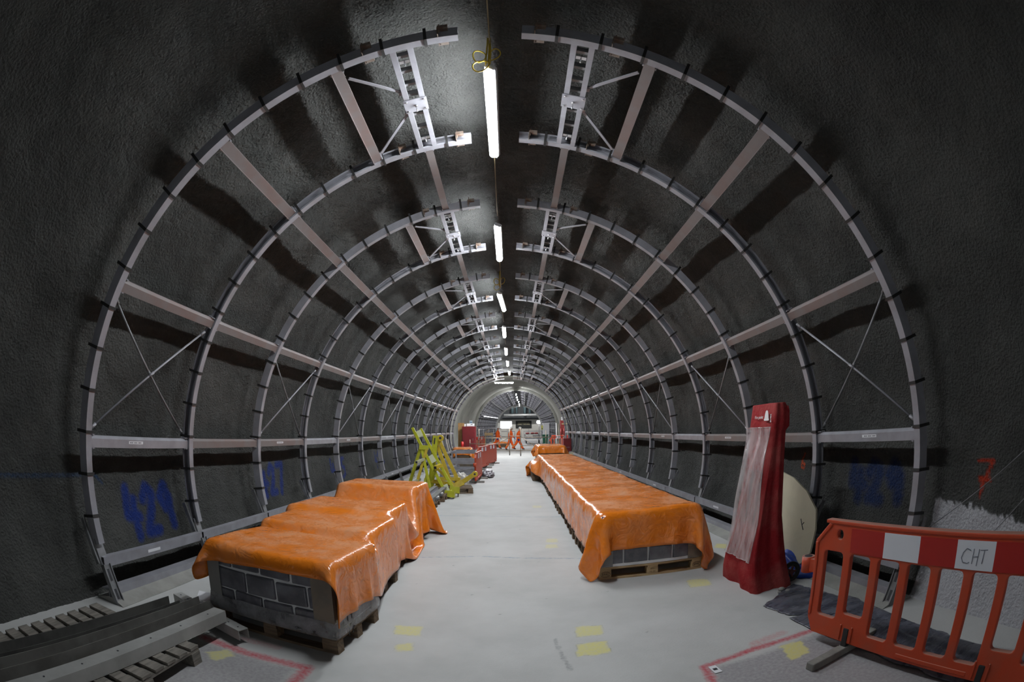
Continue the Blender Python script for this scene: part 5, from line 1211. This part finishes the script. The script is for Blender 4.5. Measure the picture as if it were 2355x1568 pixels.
t = steelwork('yellow trestle arm with an eyelet leaning on the rear legs', (-1.9, 13.0, 0), [('arm', (-2.10, 13.0, 1.06), (-1.90, 12.92, 1.42), 0.11, 0.09, YO), ('leg', (-2.16, 13.2, 0.0), (-2.08, 13.02, 1.10), 0.07, 0.05, YO)])
b = MB(); b.cyl((0.02, -0.14, 1.44), (0.02, -0.02, 1.44), 0.085, 20); e_ = b.obj('eyelet', YO, t); b = MB(); b.cyl((0.02, -0.142, 1.44), (0.02, -0.139, 1.44), 0.035, 14); b.obj('hole', INK, e_)
steelwork('yellow pair of rear trestle legs sloping towards the walkway', (-1.8, 13.5, 0), [('leg', (-1.70, 13.3, 0.30), (-2.05, 13.4, 1.24), 0.10, 0.06, YO), ('leg', (-1.50, 13.5, 0.28), (-2.0, 13.6, 1.32), 0.10, 0.06, YO), ('leg', (-1.50, 13.4, 0.0), (-1.56, 13.45, 0.42), 0.08, 0.06, YO), ('cross_bar', (-2.05, 13.3, 0.30), (-1.45, 13.3, 0.30), 0.10, 0.08, YO), ('leg', (-2.05, 13.3, 0.0), (-2.0, 13.3, 0.34), 0.08, 0.06, YO)])
steelwork('low yellow trestle beam lying behind the foot of the ladder frame', (-1.9, 12.9, 0), [('beam', (-2.3, 12.85, 0.30), (-1.55, 12.75, 0.22), 0.10, 0.20, YO), ('brace', (-2.2, 12.9, 0.35), (-1.9, 12.95, 0.75), 0.09, 0.06, YO), ('brace', (-1.5, 12.7, 0.2), (-1.95, 12.8, 0.62), 0.07, 0.05, YO), ('foot', (-1.9, 12.8, 0.0), (-1.9, 12.8, 0.25), 0.2, 0.1, YO)])
t = steelwork('long low yellow trestle arm with an eyelet pointing to the walkway', (-1.2, 12.6, 0), [('arm', (-1.52, 12.55, 0.17), (-1.25, 12.6, 0.30), 0.15, 0.09, YO), ('arm', (-1.27, 12.6, 0.30), (-0.97, 12.6, 0.50), 0.11, 0.09, YO), ('prop', (-1.42, 12.62, 0.15), (-1.36, 12.62, 0.42), 0.08, 0.07, YO)])
b = MB(); b.cyl((0.25, -0.06, 0.515), (0.25, 0.06, 0.515), 0.075, 20); e_ = b.obj('eyelet', YO, t); b = MB(); b.cyl((0.25, -0.063, 0.515), (0.25, -0.06, 0.515), 0.028, 12); b.obj('hole', INK, e_)
t = steelwork('short yellow-green trestle foot block at the walkway edge', (-1.4, 11.7, 0), [('block', (-1.60, 11.62, 0.12), (-1.36, 11.6, 0.10), 0.16, 0.15, YG), ('block', (-1.52, 11.95, 0.17), (-1.28, 11.95, 0.16), 0.16, 0.15, YG)])
for x, y in ((0.0, -0.1), (0.08, 0.25)):
    b = MB(); b.cyl((x, y, 0), (x, y, 0.08), 0.015, 8); b.obj('stud', STEELD, t)
b = MB(); b.cyl((-0.1, -0.05, 0.14), (-0.06, 0.25, 0.16), 0.03, 6); b.obj('link', YG, t)
pallet('brown wooden pallet beneath the low yellow arm', (-1.55, 12.9, 0), 0.15, WOODB, 'left store pallets', False, 1.0, 0.8, 5)
# crumpled pale plastic bag
def crumple(name, label, cat, loc, sc, material, seed, rz=0.0, k1=0.20):
    n, m_ = 48, 28; rs = np.random.RandomState(seed)
    d = [(rs.randn(3), rs.uniform(0, 6.28), rs.uniform(2.0, 9.0)) for _ in range(22)]
    V = []
    for i in range(m_ + 1):
        th = PI * i / m_
        for j in range(n):
            ph = 2 * PI * j / n; p = np.array([math.sin(th) * math.cos(ph), math.sin(th) * math.sin(ph), math.cos(th)])
            f = 1.0 + k1 * sum((abs(math.sin(np.dot(v, p) * q * 0.55 + o)) - 0.6) / q * 2.2 for v, o, q in d) * 0.55
            V.append((p[0] * sc[0] * f, p[1] * sc[1] * f, max(-0.25 * sc[2], p[2] * sc[2] * f)))
    z0 = min(v[2] for v in V); V = [(v[0], v[1], v[2] - z0) for v in V]
    F = [(i * n + j, i * n + (j + 1) % n, (i + 1) * n + (j + 1) % n, (i + 1) * n + j) for i in range(m_) for j in range(n)]
    o = raw_mesh(name, V, F, material); o.location = loc; o.rotation_euler[2] = rz
    return tag(o, label, cat)
crumple('plastic_bag', 'crumpled pale plastic bag beside the yellow trestle arm', 'bag', (-1.52, 14.2, 0.0), (0.24, 0.28, 0.30), mat('pale_plastic_bag', (0.46, 0.44, 0.39), 0.4, bump=0.4, bscale=10), 5, 0.4, 0.32)
def stillage(lab, x, y, w_, d_, z0, z1):
    t = thing('stillage', lab, 'steel frame', (x, y, 0), 0, 'stacked steel frames')
    for z in (z0 + 0.05, (z0 + z1) / 2 - 0.04, z1 - 0.04):
        for yy in (-d_ / 2, d_ / 2): b = MB(); b.bar((-w_ / 2, yy, z), (w_ / 2, yy, z), 0.05, 0.10); b.obj('rail', STEEL, t)
        for xx in (-w_ / 2, w_ / 2): b = MB(); b.bar((xx, -d_ / 2, z), (xx, d_ / 2, z), 0.05, 0.09); b.obj('side_rail', STEEL, t)
    for xx in (-w_ / 2, w_ / 2):
        for yy in (-d_ / 2, d_ / 2): b = MB(); b.bar((xx, yy, 0 if z0 < 0.1 else z0), (xx, yy, z1), 0.06, 0.06, (1, 0, 0)); b.obj('post', STEEL, t)
    b = MB(); b.bar((-w_ / 2, -d_ / 2 - 0.04, z0 + 0.14), (w_ / 2 - 0.1, -d_ / 2 - 0.04, z1 - 0.22), 0.03, 0.03); b.obj('diagonal', STEEL, t)
    return t
stillage('nearer low grey steel frame behind the yellow trestles', -1.78, 16.9, 1.15, 1.4, 0.0, 0.60)
stillage('farther grey steel frame stacked before the left orange tarp', -1.95, 20.6, 0.95, 1.5, 0.0, 0.76)
b = MB(); b.box((0, 0, 0.2), (0.8, 0.8, 0.38), None, 0.03); tag(b.obj('machine_block', mat('brown_machine', (0.16, 0.13, 0.09), 0.7, col2=(0.10, 0.09, 0.08), vscale=6), None, (-1.55, 18.7, 0)), 'dusty brown machine block between the two grey steel frames', 'machine')
for i in range(6):
    b = MB(); b.cyl((0, 0, 0.05), (0.35 * math.cos(i * 1.3), 0.35 * math.sin(i * 1.3), 0.05 + 0.02 * (i % 3)), 0.04, 8); tag(b.obj('steel_scrap', STEELD, None, (-2.55 + 0.12 * (i % 3), 17.6 + 0.62 * i, 0)), f'piece of steel scrap on the floor by the left wall, {ORD[i]} from the near end', 'steel scrap', 'scrap by the left wall')
for i, (x, y, z1, w_) in enumerate(((-3.12, 23.0, 1.25, 0.14), (-3.18, 24.2, 1.15, 0.10), (-3.1, 21.6, 1.2, 0.10))):
    b = MB(); b.bar((x + 0.30, y, 0.0), (x, y + 0.1, z1), w_, 0.03, (1, 0, 0.2)); tag(b.obj('timber_plank', mat('pale_plank', (0.52, 0.48, 0.42), 0.7)), ('widest', 'far narrow', 'near narrow')[i] + ' pale plank leaning on the left wall before the orange tarp', 'plank', 'planks on the left wall')
barrier('solid red plastic barrier along the walkway beside the nearer steel frame', (-1.10, 14.75, 0), math.radians(88), 'walkway barriers', None, True, 0.0)
barrier('second solid red barrier along the walkway, beside the farther steel frame', (-1.36, 19.4, 0), math.radians(80), 'walkway barriers', None, True)
barrier('red barrier standing askew at the far end of the walkway barriers', (-1.13, 21.9, 0), math.radians(79), 'walkway barriers', None, True)
crumple('grey_sheet', 'crumpled grey plastic sheeting at the walkway edge beside the red barriers', 'plastic sheet', (-0.84, 17.4, 0), (0.20, 0.80, 0.15), mat('grey_plastic', (0.22, 0.205, 0.225), 0.35, bump=0.4, bscale=9), 8, 0.05, 0.40)

# ---------------------------------------------------------------- three people in orange
SKIN = mat('skin', (0.42, 0.24, 0.17), 0.55)
HIVIS = mat('hivis_orange', (0.95, 0.14, 0.008), 0.7, col2=(0.85, 0.10, 0.006), vscale=9, bump=0.2, bscale=20)
BOOT = mat('dark_boot', (0.025, 0.022, 0.02), 0.6)
GLOVE = mat('blue_glove', (0.04, 0.06, 0.25), 0.7)
BAND = mat('pale_band', (0.62, 0.55, 0.20), 0.5)
HELM = mat('white_helmet', (0.78, 0.78, 0.76), 0.3)
def person(lab, loc, rz, legL, legR, armL, armR, lean=0.04):
    """faces +x. legs (hip swing, knee bend), arms (shoulder swing, elbow bend) in degrees; L is towards +y"""
    V, E, Rr = [], [], []
    def add(p, r, par=None):
        V.append(Vector(p)); Rr.append(r if isinstance(r, tuple) else (r, r)); i = len(V) - 1
        if par is not None: E.append((par, i))
        return i
    def down(p, ang, ln): a = math.radians(ang); return Vector((p[0] + math.sin(a) * ln, p[1], p[2] - math.cos(a) * ln))
    hz = 0.93
    pel = add((0, 0, hz), (0.165, 0.20)); w_ = add((lean * 0.4, 0, 1.10), (0.155, 0.185), pel); ch = add((lean * 0.8, 0, 1.30), (0.155, 0.205), w_)
    up = add((lean * 1.1, 0, 1.44), (0.12, 0.165), ch); nk = add((lean * 1.4, 0, 1.53), 0.058, up)
    h0 = add((lean * 1.7 + 0.012, 0, 1.60), (0.082, 0.07), nk); h1 = add((lean * 1.9 + 0.015, 0, 1.68), (0.098, 0.08), h0); h2 = add((lean * 1.9, 0, 1.745), (0.085, 0.07), h1)
    zmin = 9
    for s_, (hip, kn) in ((1, legL), (-1, legR)):
        hp = Vector((0, 0.09 * s_, hz - 0.06)); a = add(hp, 0.128, pel); k_ = down(hp, hip, 0.42); mid = add(hp.lerp(k_, 0.5), 0.115, a); ki = add(k_, 0.096, mid)
        an = down(k_, hip - kn, 0.40); cf = add(k_.lerp(an, 0.35), 0.092, ki); ai = add(an, 0.078, cf)
        fa = math.radians((hip - kn) * 0.6); toe = an + Vector((0.17 * math.cos(fa), 0, -0.055 + 0.17 * math.sin(fa) * 0.6)); hl = an + Vector((-0.03, 0, -0.05))
        add(hl, 0.045, ai); ti = add(an + (toe - an) * 0.55, 0.042, ai); add(toe, 0.036, ti); zmin = min(zmin, toe.z - 0.036, hl.z - 0.045)
    hands = []
    for s_, (sh, el) in ((1, armL), (-1, armR)):
        sp = Vector((lean * 1.1, 0.19 * s_, 1.43)); a = add(sp, 0.088, up); e_ = down(sp, sh, 0.29); e_.y += 0.04 * s_; m_ = add(sp.lerp(e_, 0.5), 0.080, a); ei = add(e_, 0.070, m_)
        wr = down(e_, sh + el, 0.25); f_ = add(e_.lerp(wr, 0.5), 0.062, ei); wi = add(wr, 0.036, f_); d = (wr - e_).normalized()
        pm = wr + d * 0.07; pi_ = add(pm, (0.034, 0.02), wi); hands.append(wr)
        side = Vector((1, 0, 0)) - d * d.x; side.normalize()
        for j, (o_, ln) in enumerate(((-0.027, 0.055), (-0.009, 0.068), (0.009, 0.072), (0.027, 0.064))):
            q = pm + side * o_ + d * 0.035; b_ = add(q, 0.010, pi_); c_ = add(q + d * ln * 0.55, 0.009, b_); add(q + d * ln * 0.9 + Vector((0, -0.02 * s_, 0)), 0.008, c_)
        q = wr + side * 0.035 + d * 0.04; b_ = add(q, 0.012, wi); add(q + side * 0.015 + d * 0.04, 0.010, b_)
    me = bpy.data.meshes.new('body'); me.from_pydata([tuple(v - Vector((0, 0, zmin))) for v in V], E, []); o = bpy.data.objects.new('tmp', me); C.objects.link(o)
    md = o.modifiers.new('skin', 'SKIN'); md.use_smooth_shade = True
    for i, sv in enumerate(me.skin_vertices[0].data): sv.radius = Rr[i]; sv.use_root = (i == 0)
    sb = o.modifiers.new('sub', 'SUBSURF'); sb.levels = 2; sb.render_levels = 2
    dg = bpy.context.evaluated_depsgraph_get(); m2 = bpy.data.meshes.new_from_object(o.evaluated_get(dg)); bpy.data.objects.remove(o)
    bb = bmesh.new(); bb.from_mesh(m2); hc = V[6] - Vector((0, 0, zmin))
    def lump(c, r, sc, mi):
        q = bmesh.ops.create_uvsphere(bb, u_segments=12, v_segments=8, radius=r); bmesh.ops.transform(bb, matrix=Matrix.Translation(c) @ Matrix.Diagonal((*sc, 1)), verts=q['verts'])
        for v in q['verts']:
            for f in v.link_faces: f.material_index = mi; f.smooth = True
    for f in bb.faces:
        c = f.calc_center_median() + Vector((0, 0, zmin)); mi = 0
        if c.z > 1.535: mi = 1
        elif any((c - h).length < 0.22 and c.z < h.z + 0.015 and abs(c.y) > 0.13 and (c - h).length < 0.19 for h in hands) and min((c - h).length for h in hands) < 0.19 and c.z > 0.5 and abs(c.y) > 0.17: mi = 3
        elif c.z - zmin < 0.115: mi = 2
        elif 0.30 < c.z - zmin < 0.345 : mi = 4
        f.material_index = mi
    lump(hc + Vector((0.105, 0, -0.01)), 0.022, (1, 0.7, 1.2), 1); lump(hc + Vector((0.088, 0.03, 0.02)), 0.009, (1, 1, 1), 2); lump(hc + Vector((0.088, -0.03, 0.02)), 0.009, (1, 1, 1), 2)
    lump(hc + Vector((0.0, 0.085, 0)), 0.028, (0.8, 0.4, 1.2), 1); lump(hc + Vector((0.0, -0.085, 0)), 0.028, (0.8, 0.4, 1.2), 1); lump(hc + Vector((0.092, 0, -0.055)), 0.02, (0.5, 1.2, 0.35), 2)
    bb.to_mesh(m2); bb.free()
    for x in (HIVIS, SKIN, BOOT, GLOVE, BAND): m2.materials.append(x)
    root = thing('person', lab, 'person', loc, rz, 'people in orange'); bo = bpy.data.objects.new('body', m2); C.objects.link(bo); bo.parent = root
    b = MB(); n = 18; rows = []
    for i in range(7):
        t = i / 6 * PI / 2; rows.append([(0.135 * math.cos(t) * math.cos(2 * PI * j / n), 0.115 * math.cos(t) * math.sin(2 * PI * j / n), 0.135 * math.sin(t)) for j in range(n)])
    b.grid(rows, True, True); b.box((0.135, 0, 0.005), (0.10, 0.16, 0.012), (0, 0.2, 0), 0.004); b.b.verts.ensure_lookup_table()
    b.obj('helmet', HELM, root, tuple(hc + Vector((0.0, 0, 0.045))))
    return root
person('person in orange overalls and white helmet walking right, leftmost of the three', (-1.15, 40.2, 0), 0.0, (-24, 28), (16, 4), (12, 18), (-8, 12), 0.03)
person('person in orange overalls walking right, middle of the three, dark gloved hand forward', (-0.12, 38.6, 0), 0.0, (24, 4), (-18, 16), (-18, 14), (20, 20), 0.06)
person('person in orange overalls and white helmet striding right, rightmost of the three', (0.52, 38.3, 0), 0.0, (-26, 20), (28, 6), (-12, 10), (-14, 12), 0.07)
